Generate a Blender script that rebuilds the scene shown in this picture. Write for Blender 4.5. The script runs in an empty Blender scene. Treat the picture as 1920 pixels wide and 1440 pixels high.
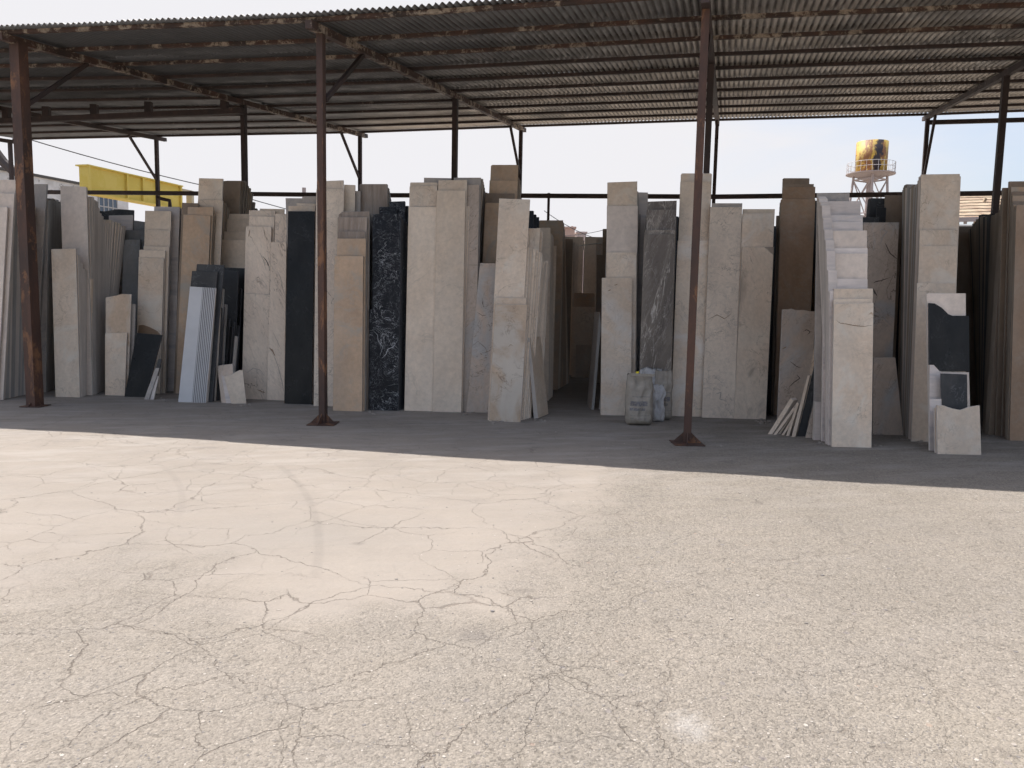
import bpy, bmesh, math, random
from mathutils import Vector, Matrix, noise
random.seed(7)
R = math.radians
sc = bpy.context.scene
col = bpy.data.collections.new("Scene_objects"); sc.collection.children.link(col)

# ------------------------------------------------------------------ camera model
F, CX, CY, CAMH = 1443.0, 960.0, 720.0, 1.55
PITCH, ROLL = math.atan((720 - 569) / F), 0.0195
R0 = Vector((1, 0, 0)); U0 = Vector((0, math.sin(PITCH), math.cos(PITCH))); FW = Vector((0, math.cos(PITCH), -math.sin(PITCH)))
RT = R0 * math.cos(ROLL) + U0 * math.sin(ROLL)
UP = -R0 * math.sin(ROLL) + U0 * math.cos(ROLL)
CO = Vector((0, 0, CAMH))
ZV = Vector((0, 0, 1))

def ray(x, y): return RT * ((x - CX) / F) - UP * ((y - CY) / F) + FW
def G(x, y, z=0.0):
    d = ray(x, y); return CO + d * ((z - CAMH) / d.z)
def atY(x, y, Y):
    d = ray(x, y); return CO + d * (Y / d.y)
def hit(x, y, p, n):
    d = ray(x, y); return CO + d * ((p - CO).dot(n) / d.dot(n))
def proj(p):
    d = p - CO; w = d.dot(FW); return CX + F * d.dot(RT) / w, CY - F * d.dot(UP) / w

cam = bpy.data.cameras.new("camera"); cam.sensor_width = 36; cam.lens = 36 * F / 1920; cam.clip_start = .05; cam.clip_end = 3000
co = bpy.data.objects.new("camera", cam); col.objects.link(co); sc.camera = co
M = Matrix((RT, UP, -FW)).transposed().to_4x4(); M.translation = CO; co.matrix_world = M

# ------------------------------------------------------------------ tagging
def tag(o, label=None, cat=None, group=None, kind=None):
    if label: o["label"] = label
    if cat: o["category"] = cat
    if group: o["group"] = group
    if kind: o["kind"] = kind
    return o
def empty(name, loc=(0, 0, 0)):
    o = bpy.data.objects.new(name, None); o.location = loc; o.empty_display_size = .2; col.objects.link(o); return o
def link(name, me, mats, parent=None, loc=None):
    """me is in world coordinates; origin moved to loc"""
    for m in (mats if isinstance(mats, (list, tuple)) else [mats]): me.materials.append(m)
    o = bpy.data.objects.new(name, me); col.objects.link(o)
    base = Vector(loc) if loc is not None else Vector((0, 0, 0))
    if parent is not None and loc is None: base = Vector(parent.location)
    me.transform(Matrix.Translation(-base))
    if parent is not None:
        o.parent = parent; o.location = base - Vector(parent.location) - (Vector(parent.parent.location) if parent.parent else Vector((0, 0, 0)))
    else: o.location = base
    return o

class MB:
    def __init__(s): s.v = []; s.f = []; s.mi = []
    def quad(s, a, b, c, d, mi=0):
        n = len(s.v); s.v += [tuple(a), tuple(b), tuple(c), tuple(d)]; s.f.append((n, n + 1, n + 2, n + 3)); s.mi.append(mi)
    def prism(s, pts, off, mi_front=0, mi_side=0, inset=0):
        """polygon pts extruded by vector off"""
        n = len(s.v); k = len(pts)
        s.v += [tuple(p) for p in pts] + [tuple(Vector(p) + off) for p in pts]
        s.f.append(tuple(n + i for i in range(k))); s.mi.append(mi_front)
        s.f.append(tuple(n + k + i for i in reversed(range(k)))); s.mi.append(mi_front)
        for i in range(k):
            j = (i + 1) % k
            s.f.append((n + j, n + i, n + k + i, n + k + j)); s.mi.append(mi_side)
    def beam(s, p0, p1, w, h, up=ZV, cen=True, mi=0):
        p0 = Vector(p0); p1 = Vector(p1); d = (p1 - p0).normalized()
        side = d.cross(up)
        if side.length < 1e-3: side = d.cross(Vector((0, 1, 0)))
        side.normalize(); u = side.cross(d).normalized()
        a = side * (w / 2); b = u * (h / 2)
        if not cen: p0 = p0 - b; p1 = p1 - b
        s.prism([p0 - a - b, p0 + a - b, p0 + a + b, p0 - a + b], p1 - p0, mi, mi)
    def box(s, lo, hi, mi=0):
        x0, y0, z0 = lo; x1, y1, z1 = hi
        s.prism([Vector((x0, y0, z0)), Vector((x1, y0, z0)), Vector((x1, y1, z0)), Vector((x0, y1, z0))], Vector((0, 0, z1 - z0)), mi, mi)
    def tube(s, pts, r, k=6, mi=0):
        pts = [Vector(p) for p in pts]; n = len(s.v)
        for i, p in enumerate(pts):
            d = (pts[min(i + 1, len(pts) - 1)] - pts[max(i - 1, 0)]).normalized()
            a = d.cross(ZV)
            if a.length < 1e-3: a = Vector((1, 0, 0))
            a.normalize(); b = d.cross(a)
            for j in range(k):
                t = 2 * math.pi * j / k; s.v.append(tuple(p + (a * math.cos(t) + b * math.sin(t)) * r))
        for i in range(len(pts) - 1):
            for j in range(k):
                s.f.append((n + i * k + j, n + i * k + (j + 1) % k, n + (i + 1) * k + (j + 1) % k, n + (i + 1) * k + j)); s.mi.append(mi)
        s.f.append(tuple(n + j for j in range(k))); s.mi.append(mi)
        s.f.append(tuple(n + (len(pts) - 1) * k + j for j in reversed(range(k)))); s.mi.append(mi)
    def build(s, name, mats, parent=None, loc=None, smooth=False, fix=True):
        me = bpy.data.meshes.new(name); me.from_pydata(s.v, [], s.f); me.update()
        for p, m in zip(me.polygons, s.mi): p.material_index = m; p.use_smooth = smooth
        if fix:
            b = bmesh.new(); b.from_mesh(me); bmesh.ops.recalc_face_normals(b, faces=b.faces); b.to_mesh(me); b.free()
        return link(name, me, mats, parent, loc)

# ------------------------------------------------------------------ materials
class NT:
    def __init__(s, name, rough=.6, metallic=0, spec=.5):
        s.m = bpy.data.materials.new(name); s.m.use_nodes = True; s.t = s.m.node_tree; s.n = s.t.nodes
        s.b = s.n["Principled BSDF"]; s.b.inputs["Roughness"].default_value = rough; s.b.inputs["Metallic"].default_value = metallic
        s.b.inputs["Specular IOR Level"].default_value = spec
    def L(s, a, b): s.t.links.new(a, b)
    def coord(s, kind="Object", scale=(1, 1, 1), rnd=True, rot=(0, 0, 0)):
        tc = s.n.new("ShaderNodeTexCoord"); o = tc.outputs[kind]
        if rnd:
            oi = s.n.new("ShaderNodeObjectInfo"); mu = s.n.new("ShaderNodeMath"); mu.operation = 'MULTIPLY'; mu.inputs[1].default_value = 61.7
            s.L(oi.outputs["Random"], mu.inputs[0]); ad = s.n.new("ShaderNodeVectorMath"); ad.operation = 'ADD'
            s.L(o, ad.inputs[0]); s.L(mu.outputs[0], ad.inputs[1]); o = ad.outputs[0]
        if any(rot):
            m0 = s.n.new("ShaderNodeMapping"); m0.inputs["Rotation"].default_value = rot; s.L(o, m0.inputs[0]); o = m0.outputs[0]
        mp = s.n.new("ShaderNodeMapping"); mp.inputs["Scale"].default_value = scale
        s.L(o, mp.inputs[0]); return mp.outputs[0]
    def noise(s, vec, scale, detail=4, rough=.55, dist=0):
        n = s.n.new("ShaderNodeTexNoise"); n.inputs["Scale"].default_value = scale; n.inputs["Detail"].default_value = detail
        n.inputs["Roughness"].default_value = rough; n.inputs["Distortion"].default_value = dist; s.L(vec, n.inputs["Vector"]); return n.outputs["Fac"]
    def vor(s, vec, scale, feature='F1', out="Distance", rnd=1):
        n = s.n.new("ShaderNodeTexVoronoi"); n.feature = feature; n.inputs["Scale"].default_value = scale; n.inputs["Randomness"].default_value = rnd
        s.L(vec, n.inputs["Vector"]); return n.outputs[out]
    def ramp(s, fac, stops, interp='LINEAR'):
        r = s.n.new("ShaderNodeValToRGB"); r.color_ramp.interpolation = interp; e = r.color_ramp.elements
        while len(e) < len(stops): e.new(.5)
        for el, (p, c) in zip(e, stops):
            el.position = p; el.color = (c, c, c, 1) if isinstance(c, (int, float)) else (*c, 1)
        s.L(fac, r.inputs[0]); return r.outputs[0]
    def mix(s, fac, a, b, mode='MIX'):
        m = s.n.new("ShaderNodeMix"); m.data_type = 'RGBA'; m.blend_type = mode
        for v, i in ((fac, 0), (a, 6), (b, 7)):
            if isinstance(v, (int, float)): m.inputs[i].default_value = v if i == 0 else (v, v, v, 1)
            elif isinstance(v, tuple): m.inputs[i].default_value = (*v, 1)
            else: s.L(v, m.inputs[i])
        return m.outputs[2]
    def math(s, op, a, b=None, clamp=False):
        m = s.n.new("ShaderNodeMath"); m.operation = op; m.use_clamp = clamp
        for v, i in ((a, 0), (b, 1)):
            if v is None: continue
            if isinstance(v, (int, float)): m.inputs[i].default_value = v
            else: s.L(v, m.inputs[i])
        return m.outputs[0]
    def rand(s):
        return s.n.new("ShaderNodeObjectInfo").outputs["Random"]
    def bump(s, h, strength=.3, dist=.01, prev=None):
        b = s.n.new("ShaderNodeBump"); b.inputs["Strength"].default_value = strength; b.inputs["Distance"].default_value = dist
        s.L(h, b.inputs["Height"])
        if prev: s.L(prev, b.inputs["Normal"])
        return b.outputs[0]
    def done(s, color=None, rough=None, normal=None):
        if color is not None:
            if isinstance(color, tuple): s.b.inputs["Base Color"].default_value = (*color, 1)
            else: s.L(color, s.b.inputs["Base Color"])
        if rough is not None: s.L(rough, s.b.inputs["Roughness"])
        if normal is not None: s.L(normal, s.b.inputs["Normal"])
        return s.m

def stone(name, c1, c2, scale=2.2, veins=(), blotch=None, rough=.5, var=.12, stretch=(1, 1, 1), rot=(0, 0, 0), pits=0, dust=.35):
    s = NT(name, rough)
    if max(c1) > .19:
        c1 = tuple(x * k for x, k in zip(c1, (1.56, 1.36, 1.19))); c2 = tuple(x * k for x, k in zip(c2, (1.48, 1.285, 1.13)))
        m1_, m2_ = max(1, max(c1) / .80), max(1, max(c2) / .78); c1 = tuple(x / m1_ for x in c1); c2 = tuple(x / m2_ for x in c2)
        c1 = (c1[0], max(c1[1], c1[0] * .835), max(c1[2], c1[0] * .665)) if c1[0] > .7 else c1
    v = s.coord(scale=stretch, rot=rot)
    c = s.mix(s.ramp(s.noise(v, scale, 6, .6, .6), [(.3, 0.), (.7, 1.)]), c1, c2)
    g = s.ramp(s.noise(v, scale * 14, 4, .7), [(.3, .86), (.7, 1.06)])
    c = s.mix(1, c, g, 'MULTIPLY')
    if blotch:
        bc, bs, lo, hi = blotch
        c = s.mix(s.ramp(s.noise(v, bs, 5, .6, 1.2), [(lo, 0.), (hi, 1.)]), c, bc)
    for vc, vs, w, dist, amt in veins:
        r = s.noise(v, vs, 5, .62, dist)
        r = s.math('ABSOLUTE', s.math('SUBTRACT', r, .5))
        r = s.ramp(r, [(0., 1.), (w, 0.)])
        mk = s.ramp(s.noise(v, vs * .7 + .9, 3), [(.42, 0.), (.62, 1.)])
        c = s.mix(s.math('MULTIPLY', s.math('MULTIPLY', r, mk), amt), c, vc)
    if pits:
        p = s.ramp(s.noise(v, 38, 3, .6), [(.66, 0.), (.72, 1.)]); c = s.mix(s.math('MULTIPLY', p, pits), c, tuple(x * .55 for x in c1))
    # each slab differs a little in tone; dust film
    tn = s.ramp(s.rand(), [(0., 1 - var), (1., 1 + var)]); c = s.mix(1, c, tn, 'MULTIPLY')
    sm = s.ramp(s.noise(s.coord(scale=(1.6, 1, .7)), 1.1, 4, .6), [(.32, .86), (.68, 1.08)]); c = s.mix(1, c, sm, 'MULTIPLY')
    d = s.ramp(s.noise(s.coord(scale=(1, 1, .4)), 1.7, 5, .65), [(.45, 0.), (.8, dust)])
    c = s.mix(d, c, (.50, .435, .37))
    rg = s.ramp(s.noise(v, 5, 4), [(.3, rough * .8), (.7, min(1, rough * 1.35))])
    nb = s.bump(s.noise(v, 60, 3), .12, .002)
    s.b.inputs['Specular IOR Level'].default_value = .35 if max(c1) > .1 else .22
    return s.done(c, rg, nb)

MT = {}
MT['cream'] = stone('cream_marble', (.610, .543, .458), (.488, .427, .354), 1.6, [((.30, .22, .15), 1.7, .012, 1.5, .6)], ((.76, .67, .56), 2.3, .52, .72))
MT['beige'] = stone('beige_marble', (.634, .586, .512), (.561, .512, .439), 1.1, [((.36, .31, .25), 1.2, .01, 1.0, .35)], None, .5, .08)
MT['pinkish'] = stone('pink_beige_marble', (.43, .37, .30), (.31, .255, .20), 1.4, [((.20, .13, .09), 2.6, .014, 1.6, .7)], ((.62, .54, .45), 1.1, .46, .60), .5, .08, dust=.2)
MT['white'] = stone('white_stone', (.605, .582, .560), (.560, .538, .515), 1.0, (), None, .5, .05)
MT['pure'] = stone('pure_white_stone', (.66, .64, .62), (.62, .60, .58), 1.0, (), None, .45, .03)
MT['veined'] = stone('veined_white_marble', (.655, .61, .55), (.57, .525, .47), 1.3, [((.20, .13, .085), .55, .006, 1.2, .95), ((.36, .30, .25), 1.0, .016, 1.4, .6), ((.25, .19, .15), 1.9, .010, 2.5, .6)], None, .4, .05, (2.2, 1, .8), (0, R(24), 0), dust=.2)
MT['spotted'] = stone('spotted_white_marble', (.683, .647, .586), (.586, .549, .500), 1.5, [((.17, .12, .10), 2.6, .02, 2.5, .75), ((.35, .30, .27), 4.5, .03, 2, .5)], None, .45, .05)
MT['cloudy'] = stone('cloudy_cream_marble', (.659, .598, .512), (.512, .451, .378), 1.8, [((.30, .24, .19), 3.0, .02, 2.2, .55)], ((.78, .70, .62), 1.4, .5, .66), .42, .06)
MT['patchy'] = stone('patchy_cream_marble', (.62, .56, .48), (.50, .44, .375), 1.6, [((.28, .21, .16), 2.2, .016, 2.2, .6)], ((.33, .265, .21), .95, .50, .57), .42, .05, (1.2, 1, .8), (0, R(20), 0), dust=.15)
MT['greyv'] = stone('grey_veined_marble', (.42, .385, .35), (.35, .315, .285), 1.3, [((.10, .07, .05), 1.1, .010, 2.6, .9), ((.56, .53, .50), 1.8, .03, 1.6, .5), ((.15, .11, .09), 3.2, .014, 2.5, .6)], ((.47, .44, .41), 1.3, .5, .65), .42, .06, (1.3, 1, .9), (0, R(-20), 0), dust=.25)
MT['grey'] = stone('grey_stone', (.34, .34, .34), (.28, .28, .285), 1.2, [((.22, .22, .23), 1.4, .02, 1.5, .5)], None, .5, .12)
MT['lgrey'] = stone('light_grey_stone', (.515, .515, .526), (.448, .448, .465), .9, [((.33, .33, .36), .9, .05, .5, .5)], None, .5, .06, (.3, 1, 1.6))
MT['blue'] = stone('blue_grey_stone', (.16, .185, .21), (.12, .14, .16), 1.5, [((.28, .31, .34), 2.0, .02, 2.0, .6)], None, .45, .12, (1, 1, .6), (0, R(-30), 0))
MT['brown'] = stone('brown_travertine', (.27, .20, .145), (.21, .155, .11), 1.5, [((.36, .29, .22), 2.0, .03, 1.6, .5)], ((.37, .30, .23), 1.7, .58, .74), .5, .08, pits=.3)
MT['dbrown'] = stone('dark_brown_travertine', (.20, .165, .13), (.15, .125, .10), 1.5, [((.28, .23, .18), 1.6, .02, 1.6, .4)], None, .5, .10)
MT['tan'] = stone('tan_travertine', (.403, .325, .246), (.336, .263, .196), 1.4, [((.44, .38, .31), 2.0, .03, 1.6, .5)], ((.42, .36, .29), 1.9, .55, .7), .5, .08, pits=.25)
MT['striped'] = stone('striped_grey_travertine', (.26, .235, .215), (.155, .138, .125), 2.0, [((.42, .38, .35), 2.5, .04, .4, .6)], None, .5, .12, (6, 6, .35))
MT['onyx'] = stone('brown_veined_marble', (.186, .15, .122), (.12, .095, .078), 1.3, [((.60, .54, .47), .8, .016, 1.6, .95), ((.46, .41, .36), 1.7, .022, 2.0, .8), ((.5, .45, .4), 3.4, .02, 1.5, .5)], ((.27, .225, .185), 1.0, .5, .7), .32, .08, (3.4, 1, .75), (0, R(-17), 0), dust=.15)
MT['black'] = stone('black_granite', (.010, .010, .011), (.016, .016, .017), 2, [((.08, .08, .085), 1.6, .008, 1.5, .5)], None, .3, .2, dust=.05)
MT['marquina'] = stone('black_white_veined_marble', (.009, .009, .012), (.015, .015, .018), 3, [((.70, .70, .72), 5.0, .0075, 2.8, .95), ((.60, .60, .63), 10, .009, 2.6, .8), ((.72, .72, .72), 2.0, .006, 2.2, 1.)], None, .35, .1, dust=.02)
MT['darkst'] = stone('dark_grey_stone', (.03, .031, .033), (.05, .05, .051), 1.5, [((.3, .3, .3), 2.2, .007, 1.8, .5)], None, .4, .25, dust=.12)

def dusted(base, name, c, lo=.3):
    pass

def edge_mat(name, a, b, rough=.8):
    s = NT(name, rough); v = s.coord(scale=(1, 1, .25))
    c = s.mix(s.ramp(s.noise(v, 9, 5, .7), [(.3, 0.), (.7, 1.)]), a, b)
    c = s.mix(1, c, s.ramp(s.rand(), [(0., .84), (1., 1.12)]), 'MULTIPLY')
    return s.done(c, None, s.bump(s.noise(v, 80, 3), .3, .002))
ED = {'l': edge_mat('pale_sawn_edge', (.70, .62, .55), (.55, .485, .43)), 'm': edge_mat('tan_sawn_edge', (.40, .33, .26), (.27, .225, .18)),
      'd': edge_mat('dark_sawn_edge', (.13, .13, .135), (.06, .06, .065)), 'g': edge_mat('grey_sawn_edge', (.45, .43, .40), (.32, .30, .28))}
EK = dict(cream='l', beige='l', pinkish='l', white='l', pure='l', veined='l', spotted='l', cloudy='l', patchy='l', greyv='g', grey='g', lgrey='l', blue='d',
          brown='m', dbrown='m', tan='m', striped='g', onyx='m', black='d', marquina='d', darkst='d', fluted='l')

# fluted white slab: right half grooved (stripe lines lie across the slab width, following its lean)
s = NT('fluted_white_stone', .5); v = s.coord(rnd=False)
sx = s.n.new("ShaderNodeSeparateXYZ"); s.L(v, sx.inputs[0])
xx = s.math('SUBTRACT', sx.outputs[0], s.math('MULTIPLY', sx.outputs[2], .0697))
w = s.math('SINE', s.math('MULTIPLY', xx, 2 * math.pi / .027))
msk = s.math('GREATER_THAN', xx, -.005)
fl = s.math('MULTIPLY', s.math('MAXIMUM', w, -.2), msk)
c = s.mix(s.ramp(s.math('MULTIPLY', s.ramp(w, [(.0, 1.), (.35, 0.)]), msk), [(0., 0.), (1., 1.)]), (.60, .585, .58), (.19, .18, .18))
c = s.mix(1, c, s.ramp(s.noise(v, 2.5, 5), [(.3, .9), (.7, 1.04)]), 'MULTIPLY')
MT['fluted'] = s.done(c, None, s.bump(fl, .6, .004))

# rusty painted steel
def steel(name, rust=(.16, .065, .035), dark=(.055, .035, .028), paint=(.42, .33, .23), amt=.5, st=(1, 1, 1), sc_=3.5):
    s = NT(name, .7); v = s.coord(scale=st, rnd=True)
    c = s.mix(s.ramp(s.noise(v, sc_, 6, .65), [(.35, 0.), (.65, 1.)]), dark, rust)
    c = s.mix(s.ramp(s.noise(v, sc_ * 1.7, 8, .75, .4), [(1 - amt - .03, 0.), (1 - amt + .03, 1.)]), c, paint)
    c = s.mix(s.ramp(s.noise(v, 22, 4, .7), [(.35, .5), (.65, 0.)]), c, dark, 'MIX')
    return s.done(c, None, s.bump(s.noise(v, 30, 5, .7), .25, .004))
MT['post'] = steel('rusty_red_post', (.125, .058, .036), (.055, .033, .026), (.26, .12, .055), .42, (1, 1, .35), 2.6)
MT['post_dark'] = steel('dark_brown_steel', (.075, .045, .038), (.035, .026, .025), (.13, .08, .06), .35, (1, 1, .5), 3)
MT['flaky'] = steel('flaking_cream_paint_steel', (.12, .06, .04), (.045, .032, .028), (.44, .36, .28), .46, (1, 1, 1), 2.4)
MT['purl'] = steel('dark_purlin_steel', (.09, .055, .045), (.04, .03, .028), (.30, .24, .19), .36, (1, 1, 1), 3)
MT['yellow'] = steel('yellow_painted_steel', (.66, .49, .09), (.69, .52, .10), (.72, .55, .13), .5, (1, 1, 1), .8)

# ------------------------------------------------------------------ slabs
ALL = []
class Slab: pass
def dirv(yaw): return Vector((math.cos(R(yaw)), -math.sin(R(yaw)), 0))
def frame(sl):
    sl.nb = Vector((-sl.d.y, sl.d.x, 0)).normalized()          # horizontally away from the camera
    sl.up = (ZV * math.cos(R(sl.lean)) + sl.nb * math.sin(R(sl.lean)))
    sl.N = sl.d.cross(sl.up).normalized()                      # towards the camera side
    if sl.N.y > 0: sl.N = -sl.N
def mk(sl, pts, mat, t, label, cat='stone slab', group=None, name='stone_slab', parent=None):
    if len(pts) == 4 and random.random() < .45:            # knocked-off corners
        q = []
        for i_, p_ in enumerate(pts):
            if i_ >= 2 and random.random() < .6:
                a_, c_ = pts[i_ - 1], pts[(i_ + 1) % 4]
                u_, w_ = random.uniform(.006, .022), random.uniform(.006, .02)
                d1_, d2_ = (a_ - p_).normalized(), (c_ - p_).normalized()
                q += [p_ + d1_ * u_, p_ + (d1_ * u_ + d2_ * w_) * .42 , p_ + d2_ * w_]
            else: q.append(p_)
        pts = q
    b = MB(); b.prism(pts, -sl.N * t, 0, 1)
    base = (sl.BL + sl.BR) / 2 - sl.N * (t / 2); base.z = 0
    o = b.build(name, [MT[mat], ED[EK[mat]]], None, base)
    mod = o.modifiers.new('b', 'BEVEL'); mod.width = .0022; mod.segments = 1; mod.limit_method = 'ANGLE'
    tag(o, label, cat, group, 'thing'); sl.o = o; ALL.append(o); return o
def xsolve(p, d, px):
    lo, hi = -3.0, 3.0
    for _ in range(45):
        m = (lo + hi) / 2
        if proj(p + d * m)[0] < px: lo = m
        else: hi = m
    return p + d * m
def slab(mat, BL, brx, TL, TR, label, lean=5, yaw=4, t=.025, top=None, group=None, cat='stone slab', name='stone_slab'):
    sl = Slab(); sl.d = dirv(yaw); sl.lean = lean; sl.t = t; sl.yaw = yaw; frame(sl)
    sl.BL = G(*BL); sl.BR = xsolve(sl.BL, sl.d, brx)
    sl.TL = hit(*TL, sl.BL, sl.N); sl.TR = hit(*TR, sl.BL, sl.N)
    pts = [sl.BL, sl.BR, sl.TR] + [hit(*q, sl.BL, sl.N) for q in (top or [])] + [sl.TL]
    sl.sl = (sl.TL - sl.BL) / (sl.TL.z); sl.sr = (sl.TR - sl.BR) / sl.TR.z
    mk(sl, pts, mat, t, label, cat, group, name); return sl
def behind(ref, dist, mat, TL, TR, label, t=.022, top=None, group=None, side=None, name='stone_slab'):
    """a slab standing behind ref, parallel to it; its feet are hidden"""
    sl = Slab(); sl.d = ref.d; sl.lean = ref.lean; sl.yaw = ref.yaw; sl.t = t; frame(sl)
    p = ref.BL + ref.nb * dist
    sl.TL = hit(*TL, p, sl.N); sl.TR = hit(*TR, p, sl.N)
    sl.sl = ref.sl; sl.sr = ref.sr
    if side is not None: sl.sl = sl.sr = side
    sl.BL = sl.TL - sl.sl * sl.TL.z; sl.BR = sl.TR - sl.sr * sl.TR.z
    pts = [sl.BL, sl.BR, sl.TR] + [hit(*q, p, sl.N) for q in (top or [])] + [sl.TL]
    mk(sl, pts, mat, t, label, 'stone slab', group, name); return sl
DEEP = []
def run(ref, d0, n, step, tops, basex, mat, label, side='R', w=None, t=None, group=None, jit=3, mats=None):
    """edge-on slabs filed behind ref: top corners follow the pixel profile, feet go from ref's corner to basex"""
    t = t or step * .965
    w = w or (ref.BR - ref.BL).length
    xs = [p[0] for p in tops]
    B0 = (ref.BR if side == 'R' else ref.BL)
    last = None
    # end lateral shift so that the last foot projects at basex
    pe = B0 + ref.nb * (d0 + step * (n - 1)); qe = xsolve(pe, ref.d, basex); lat = (qe - pe).dot(ref.d)
    for i in range(n):
        f = i / max(1, n - 1); dist = d0 + step * i
        k = f * (len(tops) - 1); a = min(int(k), len(tops) - 2) if len(tops) > 1 else 0; fr = k - a
        tx = tops[a][0] + (tops[a + 1][0] - tops[a][0]) * fr; ty = tops[a][1] + (tops[a + 1][1] - tops[a][1]) * fr + random.uniform(-jit, jit)
        sl = Slab(); sl.d = ref.d; sl.lean = ref.lean; sl.yaw = ref.yaw; sl.t = t; frame(sl)
        p = B0 + ref.nb * dist + ref.d * (lat * f)
        T = hit(tx, ty, p, sl.N)
        off = ref.d * (w if side == 'L' else -w)
        if side == 'R': sl.BL, sl.BR, sl.TR, sl.TL = p + off, p, T, T + off
        else: sl.BL, sl.BR, sl.TL, sl.TR = p, p + off, T, T + off
        sl.sl = (sl.TL - sl.BL) / sl.TL.z; sl.sr = (sl.TR - sl.BR) / sl.TR.z
        m = mat if not mats else random.choice(mats)
        if sl.TR.z < .3: continue
        mk(sl, [sl.BL, sl.BR, sl.TR, sl.TL], m, t, label, group=group or label); last = sl
    DEEP.append((last, min(last.TL.z, last.TR.z), mat)); return last

VEIN = {}
def inlay(sl, color, line=None, wd=1.2, poly=None):
    """a natural vein, crack or chipped patch that belongs to one slab's face: added to that slab's own mesh"""
    o = sl.o; me = o.data; key = color
    if key not in VEIN:
        n = NT('vein_tone', .6); vv = n.coord(rnd=False); VEIN[key] = n.done(n.mix(n.noise(vv, 30, 4, .7), color, tuple(x * 1.7 for x in color)))
    if VEIN[key].name not in [m.name for m in me.materials]: me.materials.append(VEIN[key])
    mi = [m.name for m in me.materials].index(VEIN[key].name)
    bm = bmesh.new(); bm.from_mesh(me); off = sl.N * (.0006 + .0002 * len(me.materials))
    P0 = sl.BL - Vector(o.location)
    def at(x, y): return hit(x, y, sl.BL, sl.N) + off - Vector(o.location)
    if poly: f = bm.faces.new([bm.verts.new(at(*q)) for q in poly]); f.material_index = mi
    if line:
        pts = []
        for (x0, y0), (x1, y1) in zip(line, line[1:]):
            for k in range(4): pts.append((x0 + (x1 - x0) * k / 4 + random.uniform(-.35, .35), y0 + (y1 - y0) * k / 4 + random.uniform(-.35, .35)))
        pts.append(line[-1]); prev = None
        for i, (x, y) in enumerate(pts):
            a = pts[max(0, i - 1)]; c = pts[min(len(pts) - 1, i + 1)]; dx, dy = c[0] - a[0], c[1] - a[1]; l = math.hypot(dx, dy) or 1
            w = wd * math.sin(math.pi * (i + .35) / (len(pts) - .3)) * random.uniform(.6, 1.2) + .15
            va, vb = bm.verts.new(at(x - dy / l * w / 2, y + dx / l * w / 2)), bm.verts.new(at(x + dy / l * w / 2, y - dx / l * w / 2))
            if prev: f = bm.faces.new([prev[0], prev[1], vb, va]); f.material_index = mi
            prev = (va, vb)
    bm.to_mesh(me); bm.free()

# ---- stack 1, cut by the left edge of the picture
a = slab('white', (-64, 749), -6, (-40, 388), (14, 388), 'pale slab with its top behind the wide rusty post at the far left edge', 5)
behind(a, .05, 'white', (-30, 362), (27, 363), 'pale slab one step higher at the very left edge', t=.03)
behind(a, .11, 'white', (-28, 337), (30, 337), 'tallest pale slab cut by the left edge of the yard view', t=.03)
r1 = run(a, .16, 13, .05, [(16, 372), (30, 376), (44, 372), (54, 376)], 50, 'white', 'pale slab edges filed behind the leftmost stack', mats=['white', 'beige', 'grey'])
a2 = behind(a, 1.0, 'grey', (64, 345), (88, 345), 'blue grey slab top just right of the wide rusty post', t=.03)
run(a, 1.06, 10, .05, [(91, 372), (98, 375), (104, 374), (112, 380)], 103, 'grey', 'weathered grey slab edges right of the wide rusty post', w=.5)

# ---- stack 2
a = slab('cream', (104, 744), 150, (96, 467), (142, 466), 'cream slab leaning in front of a taller plain white slab', 6)
run(a, .035, 5, .045, [(146, 478), (150, 487), (155, 500), (160, 507)], 159, 'beige', 'short slab edges tucked behind the leftmost cream slab')
b_ = behind(a, .28, 'pure', (113, 349), (162, 350), 'tall plain white slab rising behind a cream slab', t=.03)
run(a, .34, 16, .055, [(168, 368), (176, 372), (181, 378), (187, 398), (193, 409), (200, 418), (208, 414), (217, 418), (226, 421), (233, 426)], 199, 'beige', 'stepped beige slab edges right of the tall plain white slab', mats=['beige', 'white', 'beige'], w=.45)

# ---- low cream pair and the black remnant
lo = slab('cream', (197, 741), 234, (197, 625), (238, 624), 'short pale beige slab standing below a broken pinkish one', 5)
behind(lo, .04, 'pinkish', (198, 558), (246, 552), 'pinkish slab with a curved broken top edge', top=[(230, 551), (213, 555)])
behind(lo, .09, 'grey', (210, 572), (254, 570), 'grey slab half hidden behind the slab with the curved broken top')

# ---- dark blue grey stack in the gap
e = slab('blue', (226, 728), 258, (231, 449), (263, 449), 'dark blue grey veined slab in the gap between two beige stacks', 5)
behind(e, .10, 'blue', (231, 431), (272, 432), 'dark slab just above the blue grey veined slab')
behind(e, .20, 'blue', (251, 413), (272, 416), 'small blue slab top beside the beige stack')
behind(e, .30, 'lgrey', (204, 404), (249, 403), 'light grey slab top under a dark one in the left gap')
behind(e, .40, 'darkst', (185, 395), (251, 394), 'black slab lying across the top of the blue grey stack', top=[(222, 392), (196, 396)])
run(e, .5, 6, .06, [(256, 430), (262, 436), (268, 440)], 262, 'blue', 'dark blue slab edges in the left gap', w=.45)

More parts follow.
